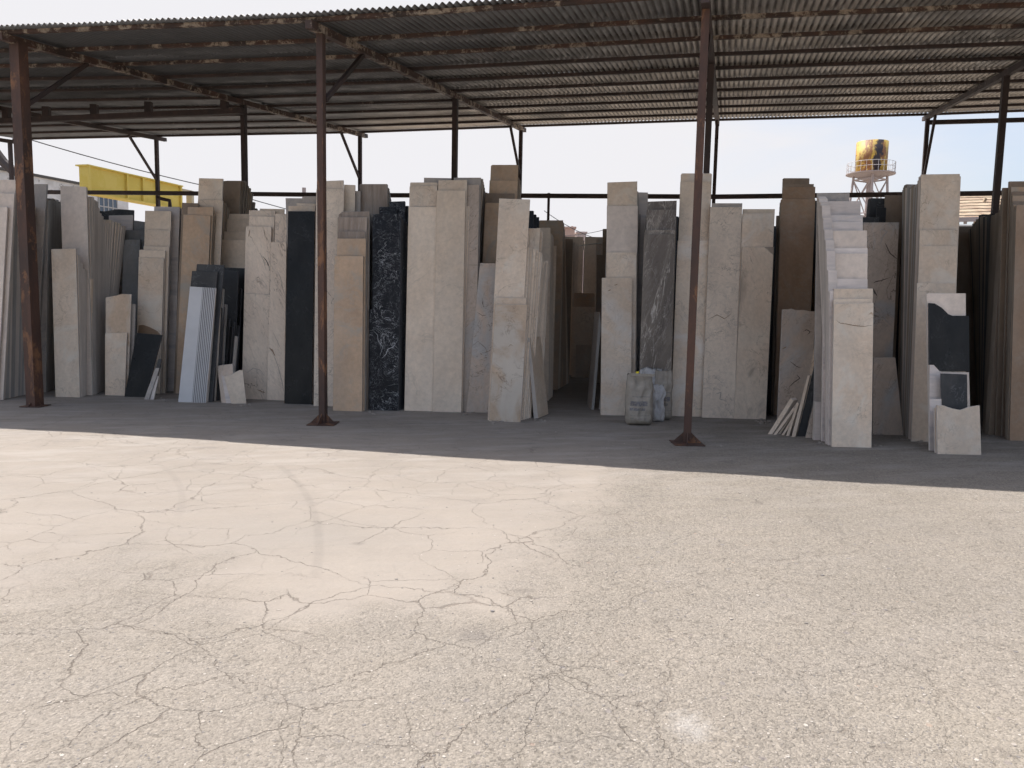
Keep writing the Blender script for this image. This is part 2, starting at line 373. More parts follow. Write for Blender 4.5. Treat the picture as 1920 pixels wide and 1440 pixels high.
# ---- stack 3
d = slab('cream', (254, 737), 300, (260, 482), (307, 484), 'cream slab with a brown chipped corner behind the black remnant', 5)
behind(d, .035, 'beige', (261, 468), (310, 470), 'beige slab one finger above the chipped cream slab')
behind(d, .08, 'beige', (269, 461), (317, 463), 'beige slab second above the chipped cream slab', t=.03)
behind(d, .15, 'cream', (271, 431), (319, 432), 'beige slab in the middle step of the chipped cream stack', t=.03)
behind(d, .22, 'beige', (272, 395), (321, 396), 'tall beige slab topping the chipped cream stack', t=.03)
behind(d, .34, 'lgrey', (289, 387), (337, 388), 'grey white slab sticking up right behind the beige stack', t=.03)
run(d, .40, 12, .055, [(323, 402), (333, 398), (339, 392), (345, 402)], 325, 'beige', 'beige slab edges right of the chipped cream stack', mats=['beige', 'grey'])
k = slab('black', (233, 744), 273, (256, 624), (304, 628), 'black polished remnant leaning at a slant against a cream slab', 8, yaw=1)
slab('darkst', (275, 748), 285, (297, 672), (303, 674), 'narrow dark strip leaning beside the black remnant', 8)
slab('grey', (270, 749), 279, (291, 690), (299, 690), 'narrow grey strip at the foot of the black remnant', 9)
slab('lgrey', (281, 749), 288, (293, 704), (298, 705), 'smallest pale sliver leaning by the black remnant', 9)

# ---- stack 4 brown
g = slab('tan', (329, 738), 381, (344, 402), (395, 404), 'tall tan travertine slab behind the fluted white one', 5)
behind(g, .04, 'tan', (352, 388), (400, 388), 'tan slab top one step behind the tall tan one')
behind(g, .09, 'dbrown', (341, 380), (372, 381), 'dark brown slab corner left of the tallest tan slab')
behind(g, .16, 'cream', (371, 374), (418, 375), 'cream slab just below the top of the tan stack')
behind(g, .21, 'cream', (373, 334), (418, 335), 'tallest cream slab in the tan stack', t=.03)
run(g, .045, 3, .035, [(398, 408), (404, 400)], 384, 'tan', 'tan slab edges right of the tall tan slab', jit=1)
run(g, .26, 9, .05, [(404, 396), (412, 388), (419, 380), (426, 386), (429, 392)], 406, 'dbrown', 'brown slab edges in the tan stack', mats=['dbrown', 'tan'])
h = behind(g, .75, 'dbrown', (420, 339), (451, 339), 'dark brown slab behind the tallest cream one', t=.03)
run(g, .80, 7, .06, [(455, 339), (462, 340), (466, 352), (471, 354), (476, 376), (481, 391)], 440, 'dbrown', 'dark brown stepped slab edges below the second rear post', jit=1, mats=['dbrown', 'onyx'], w=.35)

# ---- whitish slabs right of it, and dark offcuts underneath
j = slab('beige', (400, 733), 452, (413, 449), (461, 450), 'whitish slab above the black offcuts', 5)
behind(j, .05, 'beige', (416, 434), (463, 434), 'whitish slab second step above the black offcuts')
behind(j, .12, 'beige', (425, 410), (467, 411), 'whitish slab third step above the black offcuts')
behind(j, .18, 'beige', (428, 401), (468, 401), 'whitish slab topmost above the black offcuts')
q = slab('black', (408, 741), 452, (414, 501), (460, 503), 'black slab standing under the whitish slabs', 5)
slab('darkst', (404, 745), 438, (419, 507), (447, 508), 'dark grey narrow slab in front of the black one', 5)
for i, (x0, y0, w_, yb, m) in enumerate([(426, 596, 5, 747, 'darkst'), (431, 612, 5, 748, 'black'), (436, 603, 4, 747, 'darkst'), (440, 630, 5, 749, 'grey'), (445, 610, 4, 746, 'darkst'), (421, 570, 4, 748, 'grey'), (449, 540, 4, 744, 'black'), (415, 540, 4, 750, 'grey')]):
    slab(m, (x0 - 10, yb), x0 - 10 + w_, (x0, y0), (x0 + w_, y0 + 1), 'narrow dark offcut strip leaning between the fluted slab and the white veined slabs', 5, yaw=12, group='dark offcut strips right of the fluted slab', t=.03, name='offcut_strip', cat='stone strip')

# ---- fluted white slab
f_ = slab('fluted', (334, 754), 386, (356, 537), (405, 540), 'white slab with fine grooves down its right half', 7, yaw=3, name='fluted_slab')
behind(f_, .04, 'darkst', (360, 508), (408, 509), 'black slab with a white streak behind the fluted slab')
behind(f_, .08, 'darkst', (369, 495), (420, 497), 'dark grey slab topmost behind the fluted slab')
run(f_, .04, 7, .045, [(404, 545), (408, 555), (413, 562), (420, 575)], 410, 'grey', 'thin grey slab edges right of the fluted slab', mats=['grey', 'darkst', 'lgrey'], jit=8, w=.3)
p1 = slab('greyv', (415, 755), 440, (407, 686), (436, 682), 'small broken beige piece leaning back behind another', 12, yaw=20)
slab('lgrey', (424, 756), 436, (415, 704), (425, 706), 'thin pale piece between two small broken pieces', 12, yaw=10)
slab('beige', (434, 757), 462, (420, 706), (455, 694), 'small broken beige piece with a pointed corner at the foot of the veined slabs', 12, yaw=-14, top=[(449, 694), (439, 699), (434, 703)])

# ---- stack 5 white veined
v1 = slab('veined', (453, 748), 500, (458, 550), (506, 552), 'lower left white marble slab with soft brown veins', 5)
v2 = slab('veined', (500, 750), 533, (508, 454), (537, 454), 'right white marble slab with long brown veins', 5)
va = behind(v1, .05, 'veined', (461, 424), (509, 425), 'white marble slab with a dark curved vein near its top')
behind(v1, .10, 'veined', (468, 405), (515, 406), 'white marble slab second from the top of the veined stack')
behind(v1, .15, 'veined', (467, 394), (516, 395), 'white marble slab third layer of the veined stack')
behind(v1, .21, 'beige', (487, 391), (533, 392), 'beige slab peeping above the white veined stack')
behind(v2, .05, 'veined', (516, 400), (538, 401), 'narrow white marble slab beside the black polished slab')

# ---- stack 6 black polished
bk = slab('black', (533, 757), 584, (540, 396), (590, 396), 'tall black polished slab left of the middle post', 5)
run(bk, .03, 2, .035, [(592, 396), (594, 398)], 587, 'pinkish', 'thin pinkish slab edge beside the tall black slab', jit=0)
behind(bk, .12, 'cream', (541, 386), (591, 386), 'cream slab peeping above the tall black slab')
behind(bk, .18, 'beige', (556, 381), (592, 382), 'beige slab top second above the tall black slab')
behind(bk, .26, 'grey', (567, 368), (593, 368), 'grey slab top third above the tall black slab')
run(bk, .34, 8, .07, [(585, 372), (592, 376)], 588, 'grey', 'slab edges hidden behind the tall black slab', jit=1)

# ---- stack 7 spotted white
sp = slab('spotted', (588, 761), 640, (593, 354), (645, 354), 'spotted white slab standing behind the middle post', 5)
behind(sp, .045, 'spotted', (594, 340), (644, 338), 'spotted white slab top behind the middle post')
behind(sp, .10, 'beige', (645, 346), (666, 347), 'grey cream slab top right of the middle post')
behind(sp, .16, 'grey', (650, 358), (676, 358), 'small grey slab corner beside the striped dark slab')
sd = behind(sp, .24, 'striped', (674, 345), (727, 345), 'tall dark striped slab under the rear brace')
run(sd, .05, 7, .06, [(729, 352), (731, 362), (733, 380)], 715, 'striped', 'dark striped slab edges beside the black veined slabs', jit=2)

# ---- stack 8 brown travertine
br = slab('tan', (624, 770), 679, (627, 480), (681, 480), 'tan travertine slab with cloudy patches right of the middle post', 5)
behind(br, .045, 'tan', (632, 447), (686, 447), 'tan slab one step above the cloudy tan slab')
behind(br, .09, 'striped', (633, 433), (685, 434), 'narrow band of striped slab above the tan ones')
behind(br, .14, 'striped', (633, 407), (688, 407), 'striped grey travertine slab above the tan stack')
behind(br, .19, 'striped', (640, 397), (693, 396), 'striped grey travertine slab topmost in the tan stack')
run(br, .05, 4, .03, [(684, 486), (686, 495)], 683, 'dbrown', 'short brown slab edges beside the cloudy tan slab', jit=2)
run(br, .24, 8, .06, [(689, 402), (693, 402), (697, 408)], 694, 'striped', 'grey striped slab edges between tan and black slabs', jit=2)

# ---- stack 9 black with white veins
m1 = slab('marquina', (692, 769), 747, (692, 580), (749, 582), 'lower black marble slab with white lightning veins', 5)
behind(m1, .04, 'marquina', (699, 401), (752, 401), 'tall black marble slab full of white veins')
run(m1, .08, 6, .04, [(753, 408), (757, 412), (763, 417)], 757, 'marquina', 'black marble slab edges left of the two tall cream slabs', jit=2)
behind(m1, .34, 'marquina', (711, 388), (744, 388), 'black marble slab top left behind the veined one')
behind(m1, .40, 'marquina', (730, 378), (760, 377), 'black marble slab topmost behind the veined one')
behind(m1, .46, 'black', (757, 386), (766, 386), 'narrow black slab top against the cream pair')
run(m1, .52, 6, .08, [(762, 390), (766, 392)], 757, 'black', 'black slab edges deep behind the veined marble', jit=1)

# ---- stack 10 the tall cream pair
c1 = slab('beige', (758, 770), 811, (766, 388), (819, 388), 'left of the two tallest smooth cream slabs in the middle', 5.5, 3)
c2 = slab('beige', (811, 772), 865, (819, 357), (873, 357), 'right of the two tallest smooth cream slabs in the middle', 5.5, 3)
behind(c1, .04, 'cream', (768, 348), (820, 348), 'cream slab above the left of the two tall smooth slabs')
behind(c1, .08, 'beige', (769, 342), (821, 342), 'thin sliver of slab top above the left tall cream slab')
behind(c1, .14, 'grey', (795, 333), (846, 334), 'grey slab top behind the pair of tall cream slabs')
behind(c2, .04, 'cream', (822, 338), (876, 337), 'cream slab above the right of the two tall smooth slabs')
behind(c2, .09, 'greyv', (853, 346), (899, 346), 'grey cream slab right behind the tall pair')
behind(c2, .15, 'grey', (851, 333), (902, 333), 'grey slab top right behind the tall pair')
run(c2, .045, 5, .04, [(877, 392), (885, 388), (893, 396)], 868, 'beige', 'ragged cream slab edges on the right flank of the tall cream pair', jit=5)
run(c2, .26, 12, .055, [(896, 350), (903, 338), (906, 336), (910, 358)], 878, 'grey', 'grey slab edges high on the right flank of the tall cream pair', jit=2, mats=['grey', 'beige', 'dbrown'])

behind(c2, .95, 'dbrown', (880, 361), (914, 361), 'dark slab top in the gap right of the tall cream pair')
# ---- stack 11 leaning grey slab and the browns behind it
l1 = slab('greyv', (874, 773), 917, (900, 493), (943, 494), 'mottled grey beige slab leaning sideways beside the tall cream pair', 6, yaw=1)
bb = slab('tan', (893, 762), 947, (910, 380), (962, 381), 'brown beige slab behind the sideways leaning one', 5)
behind(bb, .05, 'dbrown', (910, 362), (965, 363), 'brown slab second from the front of the tallest stack')
behind(bb, .12, 'tan', (918, 338), (971, 339), 'brown slab second highest below the rear post')
behind(bb, .19, 'tan', (920.5, 309), (972, 309), 'tallest brown slab of the whole row below the rear post')
run(bb, .25, 8, .06, [(973, 334), (976, 340), (977, 352)], 955, 'dbrown', 'brown slab edges beside the rear post', jit=2)

# ---- stack 12, left side of the aisle
c3 = slab('pinkish', (917, 790), 976, (928.5, 570), (989, 571), 'cream slab with a brown pink stain standing foremost by the aisle', 6)
behind(c3, .04, 'cream', (929, 557), (987, 559), 'cream slab edge just above the brown stained slab')
behind(c3, .09, 'cream', (936, 372), (994, 374), 'tall smooth cream slab above the brown stained slab', t=.03)
run(c3, .14, 6, .05, [(993, 466), (1003, 467), (1012, 470), (1017, 474)], 995, 'cream', 'cream slab edges on the left side of the aisle', jit=3)
x1 = behind(c3, .45, 'cream', (975, 428), (1013, 428), 'cream slab top on the left of the aisle', t=.03)
behind(c3, .52, 'cream', (980, 433), (1018, 434), 'second cream slab top on the left of the aisle', t=.03)
run(c3, .60, 9, .07, [(1019, 490), (1024, 492), (1029, 492)], 1016, 'beige', 'beige slab edges lining the aisle on its left', jit=4, mats=['beige', 'cream'])
y1 = slab('beige', (985, 750), 1029, (992, 427), (1032, 427), 'grey slab with a level top left of the aisle', 4, yaw=4)
run(y1, .05, 6, .09, [(1034, 438), (1036, 440), (1038, 445)], 1036, 'beige', 'grey slab edges further back on the left of the aisle', jit=2)
y2 = slab('tan', (1003, 730), 1046, (1011, 413), (1056, 413), 'brown grey slab highest on the left of the aisle', 4, yaw=4)
run(y2, .05, 12, .11, [(1057, 416), (1058, 422), (1060, 440)], 1067, 'tan', 'brown slab edges running down the left of the aisle', jit=2, mats=['tan', 'beige'])
y3 = slab('beige', (1040, 703), 1072, (1040, 451), (1074, 452), 'grey slab far back on the left of the aisle', 4)
run(y3, .05, 6, .10, [(1078, 455), (1085, 458)], 1078, 'grey', 'grey slab edges far back at the aisle end', jit=2)
z1 = slab('black', (972, 752), 1000, (980, 395), (1001, 395), 'small black slab top left of the aisle', 4)
behind(z1, .10, 'black', (985, 402), (1006, 402), 'second small black slab top left of the aisle', t=.03)
behind(z1, .20, 'black', (990, 407), (1011, 407), 'third small black slab top left of the aisle', t=.03)

# thin slabs seen nearly edge-on, leaning against the aisle side of stack 12
def edgeon(pe, off, mat, label, t=.025):
    """pe: four pixels of the narrow face seen edge-on (foot-left, foot-right, top-right, top-left); off: world vector of its broad face"""
    p = G(*pe[0]); n = Vector((0, -1, 0)); b = MB()
    pts = [hit(*q, p, n) for q in pe]
    b.prism(pts, off, 1, 0); base = sum(pts, Vector()) / 4 + off / 2; base.z = 0
    o = b.build('stone_slab', [MT[mat], ED[EK[mat]]], None, base); tag(o, label, 'stone slab', None, 'thing'); ALL.append(o)
edgeon([(1001, 785), (1009, 784), (993, 633), (988.5, 633)], Vector((.16, .42, 0)), 'cream', 'short thin slab seen edge on leaning against the brown stained stack')
edgeon([(1010, 770), (1014, 769), (996, 599), (991.5, 599)], Vector((.12, .5, 0)), 'cream', 'taller thin slab seen edge on beside the aisle')

# aisle end
ea = slab('cream', (1079, 708), 1120, (1080, 646), (1119, 647), 'low beige block at the dark end of the aisle', 3)
behind(ea, .08, 'cream', (1073, 575), (1117, 576), 'beige slab behind the low block at the aisle end', t=.03)
behind(ea, .16, 'tan', (1076, 549), (1115, 550), 'grey slab topmost at the aisle end', t=.03)
slab('grey', (1107, 690), 1111, (1105, 521), (1108, 521), 'thin upright strip at the dark end of the aisle', 3)
ed = slab('dbrown', (1118, 720), 1140, (1119, 478), (1140, 478), 'dark slab on the right side of the aisle behind the cream stack', 4)
behind(ed, .2, 'dbrown', (1130, 429), (1150, 429), 'dark slab top at the right of the aisle', t=.03)
behind(ed, .6, 'greyv', (1118, 447), (1142, 447), 'grey slab closing the right side of the aisle end', t=.03)
edgeon([(1109, 768), (1114, 768), (1127, 610), (1124, 585)], Vector((-.02, .5, 0)), 'grey', 'thin grey slab leaning edge on at the right of the aisle')

# ---- stack 13
w1 = slab('cloudy', (1126, 778), 1183, (1128.5, 521), (1185.5, 520), 'pale slab with a pitted top standing right of the aisle', 5)
behind(w1, .06, 'cloudy', (1137, 473), (1193.5, 473), 'cream slab behind the pale pitted one', t=.03)
behind(w1, .11, 'pure', (1138, 386), (1196, 386), 'bluish white slab near the top of the stack by the aisle', t=.03)
behind(w1, .16, 'cream', (1139, 342), (1195, 340), 'streaked cream slab topping the stack by the aisle', t=.03)
run(w1, .21, 6, .05, [(1197, 358), (1198, 372)], 1192, 'grey', 'grey slab edges left of the brown veined slab', jit=2)
gk = behind(w1, .55, 'lgrey', (1160, 359), (1215, 361), 'grey slab top between cream and brown veined slabs', t=.03)
run(w1, .6, 5, .1, [(1214, 365), (1215, 380)], 1200, 'grey', 'grey slab edges in the shade behind the brown veined slab', jit=1)

# ---- stack 14 brown veined
o1 = slab('onyx', (1196, 783), 1255, (1208, 439), (1265, 439), 'tall brown marble slab with swirling white veins', 4)
behind(o1, .045, 'onyx', (1209, 431), (1266, 431), 'thin step of brown marble above the swirling slab')
behind(o1, .10, 'onyx', (1213, 393), (1268, 393), 'dark brown marble slab second from the top')
behind(o1, .15, 'onyx', (1214.5, 378), (1269, 376), 'dark brown marble slab topmost behind the bags')
run(o1, .20, 6, .09, [(1271, 405), (1273, 408)], 1262, 'black', 'black slab edges in the gap left of the long cream trio', jit=1)

# ---- stack 15 trio
t1 = slab('cloudy', (1258, 780), 1316, (1270.5, 451), (1329, 451), 'left slab of the wide trio behind the right post', 4.5, 3)
t2 = slab('spotted', (1316, 783), 1376, (1332, 388), (1391.6, 388), 'middle whitish slab of the wide trio right of the right post', 4.5, 3)
t3 = slab('patchy', (1376, 785), 1436, (1392, 463), (1451, 463), 'right slab of the wide trio with brown patches low down', 4.5, 3)
behind(t1, .04, 'cloudy', (1276, 340), (1334, 340), 'cream slab high behind the right post')
behind(t1, .09, 'cloudy', (1277, 325), (1335, 325), 'tallest cream slab behind the right post')
behind(t2, .05, 'grey', (1335, 381), (1392, 381), 'grey slab top above the middle of the trio')
behind(t3, .04, 'cloudy', (1392, 400), (1452, 400), 'cream slab above the right of the trio')
behind(t3, .08, 'beige', (1393, 392), (1453, 392), 'cream slab sliver topmost at the right of the trio')
run(t3, .16, 5, .10, [(1451, 436), (1455, 432), (1456, 424)], 1443, 'black', 'black slab edges in the gap right of the wide trio', jit=1)

# ---- stack 16 brown
n1 = slab('brown', (1451, 778), 1513, (1464.5, 373), (1529, 373), 'tall brown travertine slab with pale flecks', 4.5, 2)
behind(n1, .05, 'brown', (1468, 350), (1529, 350), 'brown slab step below the top of the brown stack')
behind(n1, .09, 'dbrown', (1468, 345), (1526, 345), 'brown slab third layer of the brown stack')
behind(n1, .13, 'dbrown', (1468, 334), (1518, 334), 'brown slab topmost of the brown stack')
behind(n1, .75, 'darkst', (1500, 376), (1538, 376), 'added dark slab filling the shaded slit between the brown and the white stack', side=Vector((.05, .08, 1)))  # added slab: closes a bright slit where only a dark gap belongs
run(n1, .03, 3, .03, [(1463, 380), (1462, 395)], 1449, 'tan', 'pale slab edges left of the tall brown slab', side='L', jit=1)
run(n1, .20, 6, .09, [(1462, 412), (1460, 424)], 1452, 'black', 'black slab edges left of the brown stack', side='L', jit=1)
g1 = slab('greyv', (1457, 792), 1519, (1467, 580), (1529, 583), 'grey slab with dark marks and a ragged top leaning on the brown stack', 6, 3, top=[(1521, 584), (1507, 581), (1492, 582), (1484, 578), (1476, 580)])

# ---- stack 17 white grey with the cream front
s1 = slab('cream', (1559.5, 838), 1634, (1564, 569), (1638, 568), 'foremost cream slab with a thin brown crack near its top', 4, 1)
behind(s1, .04, 'beige', (1563, 560), (1636, 560), 'pale slab second behind the cracked cream one')
behind(s1, .08, 'cream', (1563.6, 541), (1637, 541), 'cream slab third behind the cracked cream one')
s2 = behind(s1, .15, 'lgrey', (1554, 522), (1627, 523), 'grey white slab lowest of the stepped white stack')
behind(s1, .20, 'white', (1554, 475), (1627, 475), 'white slab second lowest of the stepped white stack')
behind(s1, .25, 'lgrey', (1554, 465), (1627, 465), 'light grey band slab in the middle of the white stack')
behind(s1, .30, 'white', (1554, 432), (1626, 432), 'white slab in the upper middle of the white stack')
behind(s1, .36, 'lgrey', (1547.5, 416), (1618, 416), 'light grey slab fourth from the top of the white stack')
behind(s1, .41, 'lgrey', (1547, 403), (1618, 403), 'light grey slab third from the top of the white stack')
behind(s1, .47, 'lgrey', (1547, 377), (1614, 377), 'light grey slab second from the top of the white stack')
behind(s1, .60, 'grey', (1532.5, 362), (1593, 362), 'grey slab topmost of the stepped white stack')
run(s1, .09, 11, .045, [(1556, 545), (1550, 470), (1546, 430), (1541, 385), (1536, 372), (1534, 368)], 1552, 'lgrey', 'light grey slab edges on the left flank of the white stack', side='L', jit=1, w=.10)

# ---- stack 18 grey veined
h1 = slab('greyv', (1636, 815), 1694, (1638, 670), (1679, 670), 'low plain grey slab widening to its foot', 4, 1)
h2 = slab('greyv', (1608, 806), 1667, (1619, 417), (1686, 417), 'tall grey marble slab with dark curved veins', 4.5, 1)
behind(h2, .07, 'darkst', (1618, 407), (1648, 407), 'dark slab top behind the grey veined slab')
behind(h2, .20, 'darkst', (1644, 389), (1662, 389), 'small dark slab top left of the weathered tall stack')
behind(h2, .30, 'dbrown', (1660, 366), (1694, 366), 'dark grey brown slab top beside the water tower legs')
run(h2, .36, 5, .09, [(1690, 372), (1692, 380)], 1700, 'darkst', 'dark slab edges in the gap behind the grey veined slab', jit=1)

# ---- stack 19 tall cream with long left flank
k1 = slab('cream', (1709, 828), 1783, (1720, 530), (1792, 531), 'cream slab lowest of the tall stack behind the broken black slab', 5, 0)
behind(k1, .04, 'cream', (1724, 461), (1795, 461), 'cream slab second of the tall stack behind the black one')
behind(k1, .08, 'cream', (1725, 431), (1796, 431), 'cream slab third of the tall stack behind the black one')
k4 = behind(k1, .13, 'cream', (1727.6, 327), (1800, 326), 'tallest cream slab right of the water tower')
run(k4, .035, 15, .05, [(1726, 330), (1722, 344), (1719, 350), (1715, 347), (1710, 350), (1704, 349), (1698, 348), (1695, 356)], 1690, 'dbrown', 'weathered grey brown slab edges on the left flank of the tall cream slab', side='L', jit=3, mats=['dbrown', 'greyv', 'cream', 'grey'])

# ---- small front stack with the broken black slab
q1 = slab('white', (1743, 841), 1812, (1737.5, 550), (1811, 550), 'white slab with a bright top above the broken black slab', 5, 0)
b = Slab()
for (poly, mat, dist, lb) in [
    ([(1742.5, 684), (1742, 568), (1752.6, 569), (1766, 577), (1778, 589), (1786, 592), (1817, 592), (1818, 696), (1762, 696), (1751, 684)], 'black', -.035, 'broken black slab with wavy upper and lower edges on white slabs'),
    ([(1743, 748), (1743, 681), (1751, 683), (1765, 695), (1766, 748)], 'lgrey', -.032, 'grey white slab piece under the broken black slab')]:
    p = q1.BL + q1.nb * dist
    pts = [hit(x, y, p, q1.N) for x, y in poly]
    bb_ = MB(); bb_.prism(pts, -q1.N * .022, 0, 1); ce = sum(pts, Vector()) / len(pts)
    o = bb_.build('stone_slab', [MT[mat], ED[EK[mat]]], None, ce); tag(o, lb, 'stone slab', None, 'thing'); ALL.append(o)
slab('lgrey', (1743, 845), 1768, (1743, 748), (1768, 748), 'narrow pale slab standing left of the broken cream one', 5, 0)
fr = slab('white', (1768, 843), 1822, (1765, 697), (1817, 698), 'pale slab framing the small dark slab', 6, 0)
slab('darkst', (1768, 846), 1815, (1765, 700), (1813.5, 702), 'small dark grey slab behind the broken cream slab', 6, 0)
slab('cream', (1758.5, 851.5), 1840, (1757, 760), (1837, 760), 'lowest cream slab with a wavy broken top at the front right', 6, 0, t=.03, top=[(1818, 763), (1802, 769), (1786, 766), (1768, 760)])
slab('cream', (1754, 849), 1762, (1752.5, 765), (1761, 762), 'thin cream slab edge left of the wavy topped slab', 6, 0)

# ---- stack 20 at the right edge
u1 = slab('brown', (1893, 826), 1990, (1906, 384), (1995, 384), 'brown travertine slab cut by the right edge', 4, 0)
behind(u1, .30, 'dbrown', (1893, 340), (1985, 339), 'tall brown slab at the right edge behind the brown one', t=.03)
behind(u1, .36, 'dbrown', (1881, 352), (1975, 352), 'dark brown slab second highest at the right edge', t=.03)
run(u1, .04, 8, .035, [(1904, 392), (1899, 372), (1896, 352)], 1886, 'tan', 'tan slab edges left of the brown slab at the right edge', side='L', jit=3, mats=['tan', 'dbrown'])
run(u1, .42, 22, .085, [(1884, 370), (1878, 398), (1868, 402), (1858, 403), (1848, 402), (1841, 405), (1834, 415), (1828, 423), (1822, 430)], 1838, 'dbrown', 'dark brown slab edges on the long flank at the right edge', side='L', jit=4, mats=['dbrown', 'darkst', 'dbrown'])
dk = slab('dbrown', (1796, 775), 1840, (1792, 424), (1832, 424), 'dark brown slab in the shade right of the tall cream slab', 4, 0)

DK, BRN, TN = (.07, .05, .04), (.20, .125, .075), (.33, .27, .22)
inlay(h2, DK, [(1659, 455), (1663, 463), (1668, 474), (1676, 481), (1684, 487)], 2.2)
inlay(h2, DK, [(1637, 531), (1643, 528), (1652, 526), (1670, 520)], 1.8)
inlay(h2, DK, [(1637, 541), (1640, 548), (1645, 556)], 2.6)
inlay(h2, (.30, .27, .25), [(1649, 437), (1653, 430), (1664, 434), (1655, 444), (1651, 455), (1655, 470)], 1.6)
inlay(h2, (.30, .27, .25), [(1640, 570), (1652, 580), (1660, 600), (1672, 612)], 1.6)
inlay(va, DK, [(492, 480), (499, 488), (504, 498), (506, 508)], 2.0)
inlay(va, BRN, [(469, 430), (466, 444)], 1.6)
inlay(va, TN, [(487, 472), (495, 490), (498, 505)], 1.4)
inlay(v2, BRN, [(505, 652), (511, 658), (516, 668)], 3.0)
inlay(v2, TN, [(506, 655), (516, 672), (523, 692), (530, 722), (532, 735)], 1.5)
inlay(v2, TN, [(520, 508), (526, 520), (530, 540), (535, 558)], 1.8)
inlay(v2, TN, [(511, 620), (520, 640), (527, 655)], 1.4)
inlay(v1, TN, [(462, 700), (475, 690), (488, 694), (496, 705)], 1.4)
inlay(v1, BRN, [(482, 730), (490, 734), (498, 737)], 1.6)
inlay(d, BRN, poly=[(260, 610), (258.5, 626), (302, 628), (294, 620), (280, 613), (268, 609)])
inlay(s1, BRN, [(1567, 600), (1576, 606), (1590, 608), (1606, 611), (1622, 612), (1637, 609)], 1.5)
inlay(s1, (.42, .30, .20), [(1628, 590), (1634, 586), (1637, 592)], 3.0)
inlay(g1, DK, [(1506, 622), (1512, 618), (1519, 622), (1514, 628)], 1.8)
inlay(g1, DK, [(1482, 678), (1492, 686), (1501, 690)], 1.6)
inlay(g1, DK, [(1480, 725), (1490, 716), (1500, 709), (1494, 703)], 2.0)
inlay(g1, BRN, [(1466, 655), (1475, 650)], 1.4)
inlay(c3, BRN, [(953, 650), (958, 646), (962, 649)], .9)
inlay(t2, BRN, [(1326, 600), (1345, 590), (1358, 598), (1372, 588)], 1.3)
inlay(t2, (.30, .25, .21), [(1340, 740), (1352, 735), (1350, 748), (1362, 752)], 2.2)
inlay(w1, BRN, [(1140, 545), (1146, 543)], 2.0)
inlay(w1, BRN, [(1152, 535), (1158, 533)], 1.6)
inlay(m1, (.34, .34, .35), [(716, 672), (724, 664), (727, 655), (738, 650), (745, 640)], 1.3)
inlay(m1, (.34, .34, .35), [(700, 620), (708, 628), (709, 640), (718, 650), (712, 668)], .7)
inlay(l1, (.20, .165, .14), [(895, 585), (904, 592), (914, 590)], 1.5)
inlay(l1, (.20, .165, .14), [(884, 650), (896, 640), (910, 652), (916, 668)], 1.3)


# ------------------------------------------------------------------ hidden depths of the rack: the rest of the slabs
def deep(extra):
    b = MB(); mats = ['beige', 'grey', 'dbrown']
    for last, h, m in DEEP + extra:
        y0 = last.BL.y; k = 0; p = last.BL + last.nb * .09; q = last.BR + last.nb * .09
        mi = {'l': 0, 'g': 1, 'm': 2, 'd': 1}[EK[m]]
        while p.y < 16.3:
            hh = min(h, 3.0) - random.uniform(.02, .35); up = last.up / last.up.z
            b.prism([p, q, q + up * hh, p + up * hh], last.nb * .05, mi, mi)
            st = random.uniform(.08, .13); p = p + Vector((p.x / p.y, 1, 0)) * st; q = q + Vector((q.x / q.y, 1, 0)) * st; k += 1
    # closing rows across the back
    x = -13
    while x < 13:
        w = random.uniform(.4, .6); y = 17 - .18 * x + random.uniform(-.1, .1); hh = random.uniform(2.8, 3.12)
        if .7 < x < 2.3: y += 1.15; hh = 3.12
        for k in range(3):
            b.prism([Vector((x, y + k * .1, 0)), Vector((x + w, y + k * .1, 0)), Vector((x + w, y + k * .1 + .2, hh - k * .05)), Vector((x, y + k * .1 + .2, hh - k * .05))], Vector((0, .05, 0)), 1 + (k + int(w * 100)) % 2, 1)
        x += w + .03
    o = b.build('stacked_slabs', [MT['beige'], MT['grey'], MT['dbrown']], None, (0, 12, 0))
    tag(o, 'rows of slabs standing deeper in the shade behind the front stacks', 'stone slabs', None, 'stuff')
deep([])

# ------------------------------------------------------------------ leaning scraps near the brown stack
def strip(foot, top, mat, label, off=(.03, .05, 0), grp=None):
    """a narrow slab strip whose front narrow face runs from the foot pixels to the top pixels"""
    p = G(*foot[0]); q = hit(*top[0], p, Vector((0, -1, .12)).normalized()); n = (q - p).cross(Vector((1, 0, 0))).normalized()
    pts = [hit(*c, p, n) for c in (foot[0], foot[1], top[1], top[0])]
    b = MB(); b.prism(pts, Vector(off), 0, 1); base = (pts[0] + pts[1]) / 2
    o = b.build('offcut_strip', [MT[mat], ED[EK[mat]]], None, base); tag(o, label, 'stone strip', grp); return o
gs = 'offcut strips leaning in a bundle before the brown stack'
strip(((1439.5, 814), (1447, 816)), ((1482, 747), (1488, 751)), 'cream', 'leftmost and flattest offcut strip of the leaning bundle', grp=gs, off=(.10, .10, 0))
strip(((1450, 815), (1455, 816)), ((1488, 763), (1492, 766)), 'beige', 'second offcut strip from the left in the leaning bundle', grp=gs, off=(.08, .10, 0))
strip(((1457, 814), (1462, 816)), ((1492, 757), (1497, 760)), 'cream', 'third offcut strip from the left in the leaning bundle', grp=gs, off=(.07, .10, 0))
strip(((1465, 816), (1469, 817)), ((1492, 772), (1496, 775)), 'cream', 'shortest offcut strip in the leaning bundle', grp=gs, off=(.06, .08, 0))
strip(((1474, 817), (1479, 818)), ((1494, 754), (1498, 757)), 'beige', 'offcut strip leaning left of the long pale one', grp=gs, off=(.06, .08, 0))
strip(((1484, 819), (1491, 820)), ((1514, 704), (1519, 704)), 'beige', 'long pale offcut strip of the leaning bundle', grp=gs, off=(.05, .09, 0))
